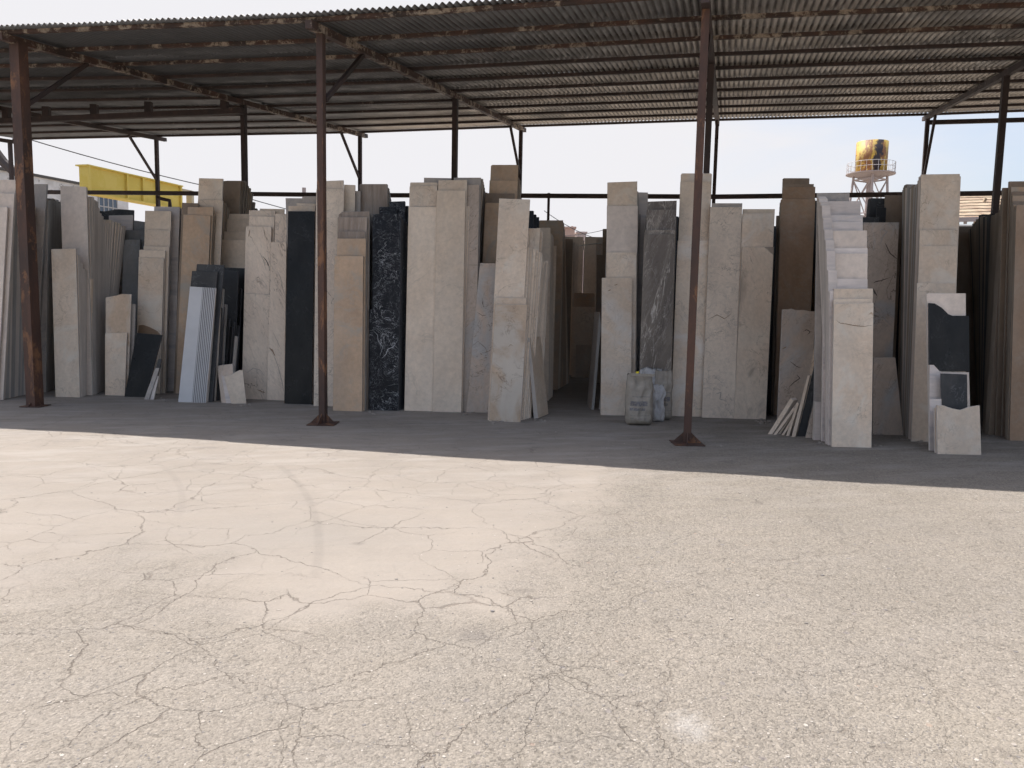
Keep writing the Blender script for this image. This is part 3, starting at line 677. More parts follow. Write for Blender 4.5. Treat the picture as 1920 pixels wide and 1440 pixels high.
strip(((1500, 806), (1505, 807)), ((1530, 629), (1535, 631)), 'cream', 'longest pale offcut strip reaching highest in the bundle', grp=gs, off=(.05, .05, 0))
strip(((1495, 818), (1510, 819)), ((1529, 676), (1540, 678)), 'darkst', 'wide dark offcut strip of the leaning bundle', grp=gs, off=(.03, .08, 0))
strip(((1516, 800), (1521, 800)), ((1543, 612), (1549, 614)), 'blue', 'thin dark strip with the highest tip of the bundle', grp=gs, off=(.03, .05, 0))
strip(((1510, 821), (1523, 822)), ((1532, 732), (1548, 722)), 'greyv', 'wide grey offcut strip right of the dark one', grp=gs, off=(.03, .08, 0))
strip(((1538, 735), (1542, 736)), ((1547, 667), (1550, 667)), 'beige', 'thin pale strip in the upper right of the bundle', grp=gs, off=(.03, .05, 0))
strip(((1532, 714), (1536, 714)), ((1545, 640), (1549, 645)), 'cream', 'short pale strip crossing at the top of the bundle', grp=gs, off=(.03, .05, 0))
strip(((1526, 825), (1543, 826)), ((1528.5, 753), (1545, 754)), 'lgrey', 'small upright blue grey strip right of the bundle', grp=gs, off=(.0, .05, 0))
strip(((1480, 790), (1490, 792)), ((1489, 733), (1500, 742)), 'darkst', 'small dark shard standing behind the flattest strips', grp=gs, off=(.03, .03, 0))

# ------------------------------------------------------------------ bags of powder
def bag_mat(name, c1, c2, marks=None):
    s = NT(name, .75); v = s.coord(rnd=True)
    c = s.mix(s.ramp(s.noise(v, 9, 6, .7), [(.3, 0.), (.7, 1.)]), c1, c2)
    c = s.mix(s.ramp(s.noise(v, 3, 4, .6, .8), [(.5, 0.), (.75, .6)]), c, (.20, .18, .16))
    if marks:
        t = s.coord(rnd=False); sx = s.n.new("ShaderNodeSeparateXYZ"); s.L(t, sx.inputs[0])
        for (x0, x1, z0, z1, cc, am) in marks:
            m = s.math('MULTIPLY', s.math('MULTIPLY', s.math('GREATER_THAN', sx.outputs[0], x0), s.math('LESS_THAN', sx.outputs[0], x1)),
                       s.math('MULTIPLY', s.math('GREATER_THAN', sx.outputs[2], z0), s.math('LESS_THAN', sx.outputs[2], z1)))
            nn = s.ramp(s.noise(t, 60, 3, .7), [(.35, 0.), (.55, am)])
            c = s.mix(s.math('MULTIPLY', m, nn), c, cc)
    return s.done(c, None, s.bump(s.noise(v, 14, 5, .6), .5, .02))
def bag(name, foot, w, h, dp, mat, label, seed, lean=.08, yaw=0, tag_=False):
    N, K = 22, 26; p0 = G(*foot); b = MB(); random.seed(seed)
    def pt(side, u, v):       # u across -1..1, v up 0..1
        edge = (1 - abs(u) ** 3.2) ** .6 if abs(u) < 1 else 0
        vert = min(1, (v / .10)) ** .5 * (min(1, (1 - v) / .28)) ** .75 if 0 < v < 1 else 0
        th = dp * .5 * edge * vert * (1.15 - .35 * v)
        ww = w * .5 * (.90 + .13 * math.sin(min(1, v / .55) * math.pi * .62 + .2) - .10 * max(0, (v - .7) / .3) - .10 * max(0, (.06 - v) / .06))
        q = Vector((u * ww, side * th, v * h))
        nz = noise.noise(Vector((u * 2.2 + seed, v * 4.0, side + seed * 3))) * .05 + noise.noise(Vector((u * 6 + seed, v * 9, side * 2.))) * .022
        crease = -.010 * math.exp(-((v - .78 - .04 * u) / .02) ** 2) - .012 * math.exp(-((v - .30 + .10 * u) / .025) ** 2)
        q.y += side * (nz + crease) * edge * (vert ** .5 if vert > 0 else 0); q.z += noise.noise(Vector((u * 1.5, seed, 0))) * .03 * v
        q.x += noise.noise(Vector((v * 3, seed, 2))) * .035 + noise.noise(Vector((v * 7, seed, u * 2))) * .012
        q.y += lean * v * h + dp * .5
        q = Matrix.Rotation(R(yaw), 3, 'Z') @ q
        return p0 + q
    for side in (-1, 1):
        n = len(b.v)
        for i in range(K + 1):
            for j in range(N + 1): b.v.append(tuple(pt(side, -1 + 2 * j / N, i / K)))
        for i in range(K):
            for j in range(N):
                a = n + i * (N + 1) + j; b.f.append((a, a + 1, a + N + 2, a + N + 1)); b.mi.append(0)
    root = empty(name, p0); tag(root, label, 'bag', 'bags set down before the brown veined slab')
    me = bpy.data.meshes.new('sack'); me.from_pydata(b.v, [], b.f); bm = bmesh.new(); bm.from_mesh(me)
    bmesh.ops.remove_doubles(bm, verts=bm.verts, dist=.0004); bmesh.ops.recalc_face_normals(bm, faces=bm.faces)
    bm.to_mesh(me); bm.free()
    for f in me.polygons: f.use_smooth = True
    link('sack', me, mat, root)
    if tag_:
        t = MB(); c = p0 + Vector((-.07, .05, h * 1.0)); t.prism([c, c + Vector((.035, 0, 0)), c + Vector((.04, 0, .05)), c + Vector((.0, 0, .045))], Vector((0, .01, 0)))
        yl = NT('yellow_tag', .6); t.build('label_tag', yl.done((.75, .60, .04)), root)
        t = MB(); t.beam(c + Vector((-.09, -.005, .01)), c + Vector((.24, -.005, .0)), .012, .03); t.build('top_fold', mat, root)
bm1 = bag_mat('woven_paper_sack', (.40, .35, .29), (.29, .25, .205), [(-.13, .09, .26, .32, (.10, .10, .13), .8), (-.14, .06, .20, .235, (.10, .10, .13), .7), (-.11, .12, .37, .385, (.16, .15, .15), .6), (-.13, .12, .13, .14, (.16, .15, .15), .5), (-.13, .10, .09, .1, (.16, .15, .15), .5)])
bm2 = bag_mat('pale_plastic_sack', (.54, .52, .51), (.42, .40, .39))
bag('cement_bag', (1200, 799), .36, .66, .21, bm1, 'grey cement bag with faded print and a yellow tag, foremost', 3, .06, tag_=True)
bag('cement_bag', (1236, 792), .17, .50, .12, bm2, 'slim bluish white bag squeezed between two grey bags', 11, .06, 5)
bag('cement_bag', (1243, 788), .25, .68, .12, bm1, 'brownish bag standing behind the slim white one', 19, .05, -3)
bag('cement_bag', (1218, 786), .34, .70, .05, bm2, 'flat pale bag top peeping above the foremost grey bag', 23, .04)
random.seed(11)

# ------------------------------------------------------------------ steel shed
GR = (-2.36, 9.55)
def zpix(p, y):
    lo, hi = 1, 9
    for _ in range(40):
        m = (lo + hi) / 2
        if proj(Vector((p[0], p[1], m)))[1] > y: lo = m
        else: hi = m
    return m
f1, f2, f3 = G(66, 762), G(606, 795), G(1288, 832)
PF = [None] * 7; PR = [None] * 7
PF[1] = Vector((f1.x, f1.y, 4.86)); PF[2] = Vector((f2.x, f2.y, zpix(f2, 58))); PF[3] = Vector((f3.x, f3.y, zpix(f3, 12)))
PF[0] = Vector((-11.9, 11.2, 4.90)); PF[4] = Vector((6.4, 8.0, 4.80)); PF[5] = Vector((10.9, 7.3, 4.84))
PR[0] = atY(293, 256, 20.4); PR[1] = atY(675, 249, 19.4); PR[2] = atY(977, 238, 18.6); PR[3] = atY(1345, 226, 18.0); PR[4] = atY(1740, 216, 17.4); PR[5] = PR[4] + Vector((4.4, -.7, .1))
PF[6] = PF[5] + Vector((4.4, -.8, .05)); PR[6] = PR[5] + Vector((4.4, -.7, .05))
PFm, PRm = PF[0] + Vector((-4.4, 1, .05)), PR[0] + Vector((-4.3, .8, 0))
PF = [PFm] + PF; PR = [PRm] + PR           # index shift: rafter k at k+1
def S(k, v):
    """point on the rafter plane: k = rafter coordinate (-1..6), v = 0 front row, 1 rear row"""
    a = max(0, min(int(math.floor(k + 1)), len(PF) - 2)); f = k + 1 - a
    return (PF[a].lerp(PF[a + 1], f)).lerp(PR[a].lerp(PR[a + 1], f), v) - ZV * (.035 + .05 * v)
shed = empty('steel_shed', (0, 12, 0)); tag(shed, 'long open steel shed with corrugated roof on rusty posts over the slab stacks', 'shed')
RH, PH = .09, .045          # rafter and purlin heights
def k_at(i): return i
# rafters
for i in range(-1, 7):
    b = MB(); b.beam(S(i, -.03) + ZV * (RH / 2), S(i, 1.035) + ZV * (RH / 2), .09, RH)
    b.build('rafter', MT['flaky'] if i in (1, 2) else MT['purl'], shed)
# purlins
NP = 11
for j in range(NP):
    v = -.02 + j * (1.0 + .03) / (NP - 1)
    b = MB()
    for i in range(-1, 6):
        z = RH + PH / 2 + .001
        b.beam(S(i + .0005, v) + ZV * z, S(i + .9995, v) + ZV * z, .05, PH)
    b.build('purlin', MT['flaky'] if j in (0, 1, 2) else MT['purl'], shed)
# corrugated sheets
s = NT('weathered_corrugated_sheet', .45, .5); v = s.coord(rnd=False)
c = s.mix(s.ramp(s.noise(v, 1.2, 6, .6), [(.35, 0.), (.65, 1.)]), (.66, .60, .53), (.52, .475, .42))
rst = s.ramp(s.noise(s.coord(rnd=False, scale=(3.5, .5, 1), rot=(0, 0, R(15))), 1.5, 6, .7), [(.60, 0.), (.76, .55)]); c = s.mix(rst, c, (.19, .12, .09))
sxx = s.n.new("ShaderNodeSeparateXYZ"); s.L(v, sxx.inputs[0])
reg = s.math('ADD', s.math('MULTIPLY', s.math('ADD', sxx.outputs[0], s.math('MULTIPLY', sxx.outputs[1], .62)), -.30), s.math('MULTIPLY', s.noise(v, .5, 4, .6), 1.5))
c = s.mix(s.ramp(reg, [(0., 0.), (1., .93)]), c, (.16, .168, .18))  # darker towards front left: partly shade put into the colour, partly older sheets
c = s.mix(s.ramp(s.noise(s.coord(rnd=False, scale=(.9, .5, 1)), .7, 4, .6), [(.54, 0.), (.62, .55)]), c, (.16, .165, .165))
# corrugation shading painted into the colour: hollows darkened in a sooty rust tone
atn = s.n.new("ShaderNodeAttribute"); atn.attribute_name = 'groove_shade'
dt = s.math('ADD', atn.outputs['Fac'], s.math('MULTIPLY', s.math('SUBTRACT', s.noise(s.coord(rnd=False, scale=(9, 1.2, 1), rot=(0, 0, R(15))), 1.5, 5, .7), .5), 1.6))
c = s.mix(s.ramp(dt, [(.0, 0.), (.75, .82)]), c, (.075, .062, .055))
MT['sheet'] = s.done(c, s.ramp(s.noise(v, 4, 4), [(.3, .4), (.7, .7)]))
def sheets(v0, v1, lift, seed):
    random.seed(seed); b = MB(); PH_ = []; per = .0186; ns = 6; kk = -1.0; NV = 5; col_n = 0
    base = RH + PH + .017 + lift
    x = -1.0; steps = int(7 / per * ns); rows = []
    off = 0
    for q in range(steps + 1):
        k = -1 + q * per / ns
        if q % (ns * 10) == 0: dv0, dv1, off = random.uniform(-.0022, .0022), random.uniform(-.002, .002), random.uniform(-.003, .003)
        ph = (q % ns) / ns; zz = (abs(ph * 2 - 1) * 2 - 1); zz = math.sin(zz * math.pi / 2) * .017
        for r in range(NV + 1):
            vv = v0 + dv0 + (v1 + dv1 - v0 - dv0) * r / NV
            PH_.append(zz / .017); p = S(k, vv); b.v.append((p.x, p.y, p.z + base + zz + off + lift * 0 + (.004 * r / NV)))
    for q in range(steps):
        for r in range(NV):
            a = q * (NV + 1) + r; b.f.append((a, a + NV + 1, a + NV + 2, a + 1)); b.mi.append(0)
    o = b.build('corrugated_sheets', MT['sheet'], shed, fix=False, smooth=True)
    at = o.data.attributes.new('groove_shade', 'FLOAT', 'POINT'); at.data.foreach_set('value', PH_)
    m = o.modifiers.new('thick', 'SOLIDIFY'); m.thickness = .0012; m.offset = 0
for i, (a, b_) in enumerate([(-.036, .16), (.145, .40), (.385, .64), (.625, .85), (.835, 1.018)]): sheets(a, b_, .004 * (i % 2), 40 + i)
random.seed(5)
# posts
def post(foot, top, w, mat, plate=0, name='post'):
    b = MB(); b.beam(foot, top, w, w, up=Vector((math.sin(R(14)), math.cos(R(14)), 0))); o = b.build(name, MT[mat], shed, loc=None)
    if plate:
        b = MB(); f = Vector(foot)
        for a in (R(-12), R(78)):
            d = Vector((math.cos(a), math.sin(a), 0)); n = Vector((-d.y, d.x, 0))
            for sg in (-1, 1):
                i0 = f + d * sg * w / 2 + n * -.005
                b.prism([i0, f + d * sg * (w / 2 + plate) - n * .005, i0 + ZV * plate * .95], n * .01)
        b.box((f.x - w / 2 - plate * .9, f.y - w / 2 - plate * .9, 0.004), (f.x + w / 2 + plate * .9, f.y + w / 2 + plate * .9, .014))
        g = b.build('base_plate', MT[mat], None, (0, 0, 0)); g.parent = o
        g.location = -Vector(o.location) - Vector(shed.location)
    return o
def base0(p): return Vector((p.x, p.y, 0))
lt = hit(34, 78, f1, Vector((0, 1, 0)))
post(f1, Vector((lt.x, f1.y, 4.84)), .15, 'post', .07)
post(f2, S(2, 0), .082, 'post', .14); post(f3, S(3, 0), .086, 'post', .14)
for k in (4, 5): post(base0(S(k, 0)), S(k, 0), .11, 'post', .13)
post(base0(S(0, 0)), S(0, 0), .12, 'post', .1)
MIDX = {1: 456, 2: 855, 3: 1333, 4: 1886}
for k in range(-1, 6):
    vm = .5
    if k in MIDX:
        best = min((abs(proj(S(k, vv / 100.))[0] - MIDX[k]), vv / 100.) for vv in range(30, 75)); vm = best[1]
    p = S(k, vm); post(base0(p), p, .09, 'post_dark')
    p = S(k, 1.0); post(base0(p), p, .08, 'post_dark')
# braces
def brace(k, va, vb, dz):
    b = MB(); a = S(k, va) + ZV * -.005; c = S(k, vb); c = Vector((c.x, c.y, c.z - dz)); b.beam(a, c, .05, .05); b.build('brace', MT['post_dark'], shed)
for k in (0, 1, 2, 3, 4): brace(k, .90 if k < 3 else .93, .995, 1.0 if k < 4 else 1.25)
for k in (1, 2, 3): brace(k, .12, .01, .75)
# rear rail and struts
b = MB(); pr = []
for x, y, k in ((60, 360, None), (293, 362, 0), (675, 366, 1), (977, 367, 2), (1345, 369, 3), (1740, 364, 4)):
    Y = S(k, 1).y if k is not None else 21.2
    pr.append(atY(x, y, Y - .08))
pr.append(pr[-1] + (pr[-1] - pr[-2]) * 1.1)
pr.insert(0, pr[0] + (pr[0] - pr[1]) * 2)
for a, c in zip(pr, pr[1:]): b.beam(a, c, .08, .10)
b.build('rear_rail', MT['post_dark'], shed)
p = atY(1029, 362, S(2.2, 1).y); b = MB(); b.beam(Vector((p.x, p.y, 0)), p, .06, .06, up=Vector((0, 1, 0))); b.build('rail_stub', MT['post_dark'], shed)
# tie beam of the left bays with stubs, rear tie of the right bay
b = MB(); a0, a1 = atY(-60, 230, 16.4), atY(456, 208, 14.7); b.beam(a0, a1, .10, .10); b.build('tie_beam', MT['post_dark'], shed)
for x in (20, 100, 192, 292, 425):
    f = (x + 60) / 516; p = a0.lerp(a1, f); b = MB(); b.beam(p + ZV * .05, p + ZV * .24, .13, .1, up=Vector((0, 1, 0))); b.build('stub', MT['post_dark'], shed)
b = MB(); b.beam(S(4, 1) + ZV * -.07, S(5, 1) + ZV * -.12, .07, .09); b.build('tie_beam', MT['post_dark'], shed)
b = MB(); q_ = atY(340, 372, 20.0); q2 = atY(317, 386, 20.0); b.tube([atY(295, 371, 20.0), atY(318, 376, 20), atY(319, 391, 20)], .05, 6); b.build('bent_bar', MT['post_dark'], shed)

# ------------------------------------------------------------------ background things
# yellow gantry girder
gd = empty('gantry_girder', atY(162, 395, 24) * Vector((1, 1, 0)).length * 0 + Vector((atY(162, 395, 24).x, 24, 0)))
tag(gd, 'yellow gantry crane girder with ribbed panels receding behind the slabs', 'crane girder')
TLn = atY(163, 311, 24); zt = TLn.z; GH = .77; TRf = hit(338, 350, TLn, ZV)
Adir = Vector((TRf.x - TLn.x, TRf.y - TLn.y, 0)); Lg = Adir.length; Adir.normalize(); nn = Vector((Adir.y, -Adir.x, 0))
if nn.dot(TLn) > 0: nn = -nn
zb = zt - GH
b = MB(); A = Vector((TLn.x, TLn.y, zb)); Bq = A + Adir * Lg
b.prism([A, Bq, Bq + ZV * GH, A + ZV * GH], -nn * .3); b.build('web', MT['yellow'], gd)
b = MB()
for zz in (zb - .04, zt): b.prism([A - ZV * zb * 0 + ZV * (zz - zb) + nn * .09 - Adir * .05, Bq + ZV * (zz - zb) + nn * .09 + Adir * .05, Bq + ZV * (zz - zb + .04) + nn * .09 + Adir * .05, A + ZV * (zz - zb + .04) + nn * .09 - Adir * .05], -nn * .48)
b.build('flange', MT['yellow'], gd)
for i, fx in enumerate([0, .37, .54, .70, .985]):
    b = MB(); c0 = A + Adir * Lg * fx; b.prism([c0 + nn * .002, c0 + Adir * .07 + nn * .002, c0 + Adir * .07 + ZV * (GH - .002) + nn * .002, c0 + ZV * (GH - .002) + nn * .002], nn * .075); b.build('stiffener', MT['yellow'], gd)
cm = NT('cream_painted_steel', .7).done((.50, .42, .28))
b = MB(); e0 = Bq + Adir * .02 + ZV * (GH - .12); b.beam(e0, e0 + Adir * .62, .1, .12); e1 = e0 + Adir * .5; b.beam(Vector((e1.x, e1.y, 0)), e1 + ZV * .05, .2, .2, up=Vector((0, 1, 0))); b.build('end_bracket', cm, gd)
# left plastered building with window
s = NT('dirty_plaster', .85); v = s.coord(rnd=False)
c = s.mix(s.ramp(s.noise(v, .9, 7, .7), [(.4, 0.), (.62, 1.)]), (.72, .69, .66), (.52, .48, .44))
c = s.mix(s.ramp(s.noise(v, 3, 6, .75), [(.58, 0.), (.64, .8)]), c, (.20, .16, .13)); plaster = s.done(c, None, s.bump(s.noise(v, 8, 4), .3, .02))
glass = NT('blue_grey_glass', .15).done((.10, .13, .17)); framem = NT('pale_window_frame', .6).done((.42, .40, .38)); roofm = NT('dark_coping', .8).done((.10, .09, .08))
A = atY(-40, 313, 29); B_ = atY(240, 362, 36); A.z = B_.z = (A.z + B_.z) / 2; hb = A.z
bl = empty('workshop_building', (A.x, A.y, 0)); tag(bl, 'low whitewashed building with a small blue paned window behind the left stacks', 'building')
ab = Vector((B_.x - A.x, B_.y - A.y, 0)); Lb = ab.length; ab.normalize(); nb = Vector((ab.y, -ab.x, 0))
if nb.y > 0: nb = -nb
b = MB(); b.prism([Vector((A.x, A.y, 0)), Vector((B_.x, B_.y, 0)), Vector((B_.x, B_.y, hb)), Vector((A.x, A.y, hb))], -nb * 6); b.build('wall', plaster, bl)
b = MB(); b.prism([Vector((A.x, A.y, hb + .002)) + nb * .08, Vector((B_.x, B_.y, hb + .002)) + nb * .08 + ab * .08, Vector((B_.x, B_.y, hb + .10)) + nb * .08 + ab * .08, Vector((A.x, A.y, hb + .10)) + nb * .08], -nb * 6.1); b.build('roof', roofm, bl)
wa, wb = hit(184, 367, A, nb), hit(218, 370, A, nb); z1_ = wa.z; z0_ = z1_ - 1.3
wn = MB(); wn.prism([Vector((wa.x, wa.y, z0_)), Vector((wb.x, wb.y, z0_)), Vector((wb.x, wb.y, z1_)), Vector((wa.x, wa.y, z1_))], nb * .03); wo = wn.build('window', glass, bl)
fr_ = MB(); wd = (wb - wa); wd.z = 0
for i in range(5):
    c0 = Vector((wa.x, wa.y, z0_)) + wd * (i / 4) + nb * .032; fr_.beam(c0, c0 + ZV * (z1_ - z0_), .05, .04, up=nb)
for i in range(4):
    c0 = Vector((wa.x, wa.y, z0_ + (z1_ - z0_) * i / 3)) + nb * .045; fr_.beam(c0, c0 + wd, .03, .05)
g_ = fr_.build('window_frame', framem, None, (0, 0, 0)); g_.parent = wo; g_.location = -Vector(wo.location) - Vector(bl.location)
# arched roof edge beyond the left post
b = MB(); pts = [atY(x, y, 26) for x, y in ((-70, 190), (-30, 255), (-8, 285), (8, 306), (22, 318), (36, 324))]
b.tube(pts, .16, 8)
b.beam(pts[-1], Vector((pts[-1].x, pts[-1].y, 0)), .2, .2, up=Vector((0, 1, 0)))
b.beam(Vector((pts[1].x, pts[1].y, pts[1].z)), Vector((pts[1].x, pts[1].y, 0)), .2, .2, up=Vector((0, 1, 0)))
tag(b.build('arched_roof_frame', NT('sooty_steel', .8).done((.075, .06, .055)), None, (pts[-1].x, 26, 0)), 'dark curved roof frame at the far left beyond the wide post', 'roof frame')
# water tower
WY = 62.0; ctr = atY(1632, 329, WY); r = 54 / F * WY / 2; zp = ctr.z; hT = 59 / F * WY
wt = empty('water_tower', (ctr.x, ctr.y, 0)); tag(wt, 'rusty yellow water tank on a tall lattice tower with a railed platform', 'water tower')
s = NT('rusty_yellow_tank_paint', .6); v = s.coord(rnd=False)
sx = s.n.new("ShaderNodeSeparateXYZ"); s.L(v, sx.inputs[0])
c = s.mix(s.ramp(s.noise(v, 1.1, 6, .7), [(.4, 0.), (.6, 1.)]), (.62, .38, .06), (.56, .42, .12))
c = s.mix(s.ramp(s.noise(s.coord(rnd=False, scale=(1, 1, .45)), 1.6, 6, .75), [(.50, 0.), (.58, 1.)]), c, (.26, .11, .04))
nx = s.math('ADD', sx.outputs[0], s.math('MULTIPLY', s.math('SUBTRACT', s.noise(s.coord(rnd=False, scale=(1, 1, .6)), 1.3, 6, .7), .5), 1.5))
st = s.ramp(s.math('ABSOLUTE', s.math('SUBTRACT', nx, ctr.x * 0 + .0)), [(.22, 1.), (.30, 0.)])
c = s.mix(st, c, (.035, .025, .03)); tankm = s.done(c, None, s.bump(s.noise(v, 5, 4), .3, .03))
def cyl(cx, cy, z0, z1, r0, r1, mat, name, par, n=40, smooth=True):
    b = MB()
    for z, rr in ((z0, r0), (z1, r1)):
        for i in range(n): b.v.append((cx + rr * math.cos(2 * math.pi * i / n), cy + rr * math.sin(2 * math.pi * i / n), z))
    for i in range(n): b.f.append((i, (i + 1) % n, n + (i + 1) % n, n + i)); b.mi.append(0)
    b.f.append(tuple(reversed(range(n)))); b.f.append(tuple(range(n, 2 * n))); b.mi += [0, 0]
    return b.build(name, mat, par)
tk = cyl(ctr.x, ctr.y, zp + .12, zp + hT, r, r, tankm, 'tank', wt)
for p in tk.data.polygons: p.use_smooth = len(p.vertices) == 4
greyp = NT('weathered_pink_white_steel', .7).done((.40, .33, .31))
b = MB(); n = 26; rp = 42 / F * WY
cyl(ctr.x, ctr.y, zp + .06, zp + .12, rp, rp, greyp, 'platform', wt)
cyl(ctr.x, ctr.y, zp - .5, zp + .055, .25, rp * .8, greyp, 'platform_cone', wt)
for i in range(n):
    a = 2 * math.pi * i / n; c0 = Vector((ctr.x + rp * .97 * math.cos(a), ctr.y + rp * .97 * math.sin(a), zp + .12)); b.beam(c0, c0 + ZV * .8, .02, .02, up=Vector((0, 1, 0)))
for hh in (.8, .42): b.tube([(ctr.x + rp * .97 * math.cos(2 * math.pi * i / n), ctr.y + rp * .97 * math.sin(2 * math.pi * i / n), zp + .12 + hh) for i in range(n + 1)], .016, 5)
b.build('railing', NT('grey_railing', .6).done((.55, .52, .52)), wt)
corners = [(-1, -1), (1, -1), (1, 1), (-1, 1)]; rot = R(28)
def lc(i, z):
    f = .85 + (zp - z) * .055; x, y = corners[i % 4]; x *= f; y *= f
    return Vector((ctr.x + x * math.cos(rot) - y * math.sin(rot), ctr.y + x * math.sin(rot) + y * math.cos(rot), z))
for i in range(4):
    b = MB(); b.beam(lc(i, 0), lc(i, zp + .05), .14, .14, up=Vector((0, 1, 0))); b.build('leg', greyp, wt)
zs = [zp - .35, zp - 3.0, zp - 5.7, zp - 8.4, .3]
b = MB()
for z in zs[:-1]:
    for i in range(4): b.beam(lc(i, z), lc(i + 1, z), .09, .09)
for a, c in zip(zs, zs[1:]):
    for i in range(4):
        b.beam(lc(i, a), lc(i + 1, c), .06, .06); b.beam(lc(i + 1, a), lc(i, c), .06, .06)
b.build('lattice', greyp, wt)
b = MB(); b.tube([(ctr.x, ctr.y, .2), (ctr.x, ctr.y, zp)], .13, 10); b.build('riser_pipe', greyp, wt)
# corrugated canopy seen past the right post
cp = empty('far_canopy', (atY(1835, 400, 27).x, 27, 0)); tag(cp, 'sunlit slatted canopy on thin struts beyond the right stacks', 'canopy')
s = NT('rusty_beige_corrugated', .7); v = s.coord(rnd=False); c = s.mix(s.ramp(s.noise(v, 2, 5, .7), [(.4, 0.), (.65, 1.)]), (.42, .33, .22), (.22, .13, .08)); cmat = s.done(c)
b = MB(); p0, p1 = atY(1790, 363, 33), atY(1960, 358, 33); q0, q1_ = atY(1790, 412, 26), atY(1960, 409, 26)
nseg = 9
for i in range(nseg):
    f0, f1_ = i / nseg, (i + .72) / nseg
    b.prism([q0.lerp(p0, f0), q1_.lerp(p1, f0), q1_.lerp(p1, f1_), q0.lerp(p0, f1_)], Vector((0, 0, .03)))
b.build('slats', cmat, cp)
b = MB(); b.beam(q0, q1_, .12, .14); b.beam(p0, p1, .12, .14); b.beam(q0.lerp(q1_, .12) + Vector((0, 0, -.1)), p0.lerp(p1, .12) + Vector((0, 0, -.1)), .1, .1); b.build('canopy_beam', greyp, cp)
for x0, y0, x1, y1 in ((1848, 372, 1826, 424), (1832, 382, 1828, 424)):
    a, c = atY(x0, y0, 30), atY(x1, y1, 30); d = (c - a); t = -a.z / d.z * 1.0
    b = MB(); b.beam(a, a + d * min(t, 9), .09, .09, up=Vector((0, 1, 0))); b.build('strut', cmat, cp)
for xx in (1795, 1950):
    a = atY(xx, 411, 26); b = MB(); b.beam(Vector((a.x, a.y, 0)), a, .1, .1, up=Vector((0, 1, 0))); b.build('post', cmat, cp)
# far houses
def house(x0, x1, ytop, Y, colr, label, dpt=8, extra=None):
    a, c = atY(x0, ytop, Y), atY(x1, ytop, Y); root = empty('far_house', (a.x, Y, 0)); tag(root, label, 'house')
    m = NT('house_wall', .8); vv = m.coord(rnd=False); mm = m.done(m.mix(m.noise(vv, .6, 4), colr, tuple(k * .85 for k in colr)))
    b = MB(); b.box((a.x, Y, 0), (c.x, Y + dpt, a.z)); b.build('wall', mm, root)
    b = MB(); b.box((a.x - .15, Y - .15, a.z + .002), (c.x + .15, Y + dpt + .15, a.z + .18)); b.build('roof', mm, root)
    if extra:
        for (xa, xb, yt) in extra:
            a2, c2 = atY(xa, yt, Y + 1), atY(xb, yt, Y + 1); b = MB(); b.box((a2.x, Y + 1, a.z + .185), (c2.x, Y + 3, a2.z)); b.build('chimney', mm, root)
    for q in range(2):
        wx = a.x + (c.x - a.x) * (.25 + .4 * q); b = MB(); b.box((wx, Y - .03, a.z - 2), (wx + .9, Y + .05, a.z - .9)); b.build('window', glass, root)
house(1056, 1078, 428, 85, (.50, .34, .28), 'pale pink house far off above the aisle slabs', extra=[(1071, 1075, 424)])
house(1082, 1099, 437, 95, (.55, .44, .40), 'cream house far off right of the pink one', extra=[(1087, 1090, 434)])
house(1640, 1662, 400, 90, (.62, .60, .58), 'small white roof hut under the water tower')
house(1796, 1850, 425, 75, (.66, .62, .58), 'white house bright in the gap under the far canopy')
b = MB(); c0 = atY(570, 352, 30); b.tube([(c0.x, 30, 0), tuple(c0)], .075, 10); tag(b.build('vent_pipe', greyp, None, (c0.x, 30, 0)), 'thin pale pipe above the slabs left of the middle post', 'pipe')
# overhead cables
def cable(pts, Y, label, r=.012, sag=0):
    P = [atY(x, y, Yy) for (x, y), Yy in zip(pts, Y)]; out = []
    for a, c in zip(P, P[1:]):
        for i in range(9): f = i / 8; q = a.lerp(c, f); q.z -= sag * 4 * f * (1 - f); out.append(q)
    b = MB(); b.tube(out, r, 5); tag(b.build('overhead_cable', NT('black_cable', .6).done((.05, .05, .055)), None, out[0]), label, 'cable')
cable([(-40, 232), (400, 352), (700, 430)], (24, 30, 36), 'long thin cable sloping over the yellow girder', .018, .1)
cable([(1020, 395), (1100, 441), (1160, 452)], (50, 50, 50), 'thin cable sagging above the pink house', .022, .1)
cable([(1060, 442), (1140, 429), (1300, 424)], (60, 60, 60), 'thin cable crossing beyond the aisle', .022, .1)
cable([(536, 372), (600, 394), (700, 410)], (40, 40, 40), 'thin cable seen above the black polished slab', .02, .05)
b = MB(); a, c = atY(1086, 461, 16), atY(1128, 456, 15.8); b.tube([a, a.lerp(c, .5) + ZV * .01, c], .012, 5); tag(b.build('pale_rope', NT('pale_rope', .7).done((.62, .62, .60)), None, a), 'pale rope stretched across the dark aisle end', 'rope')

# ------------------------------------------------------------------ ground
s = NT('dusty_cracked_concrete', .9, spec=.25); v = s.coord(rnd=False)
sx = s.n.new("ShaderNodeSeparateXYZ"); s.L(v, sx.inputs[0]); X, Y_ = sx.outputs[0], sx.outputs[1]
n1_ = s.noise(v, .55, 5, .6); n2_ = s.noise(v, 2.3, 6, .65); n3_ = s.noise(v, 17, 4, .7)
c = s.mix(s.ramp(n1_, [(.35, 0.), (.65, 1.)]), (.295, .257, .218), (.26, .228, .194))
c = s.mix(s.ramp(n2_, [(.42, 0.), (.75, .55)]), c, (.255, .226, .198))
c = s.mix(s.ramp(s.noise(s.coord(rnd=False, scale=(.5, 1.4, 1)), 1.1, 5, .6), [(.50, 0.), (.72, .28)]), c, (.315, .276, .234))
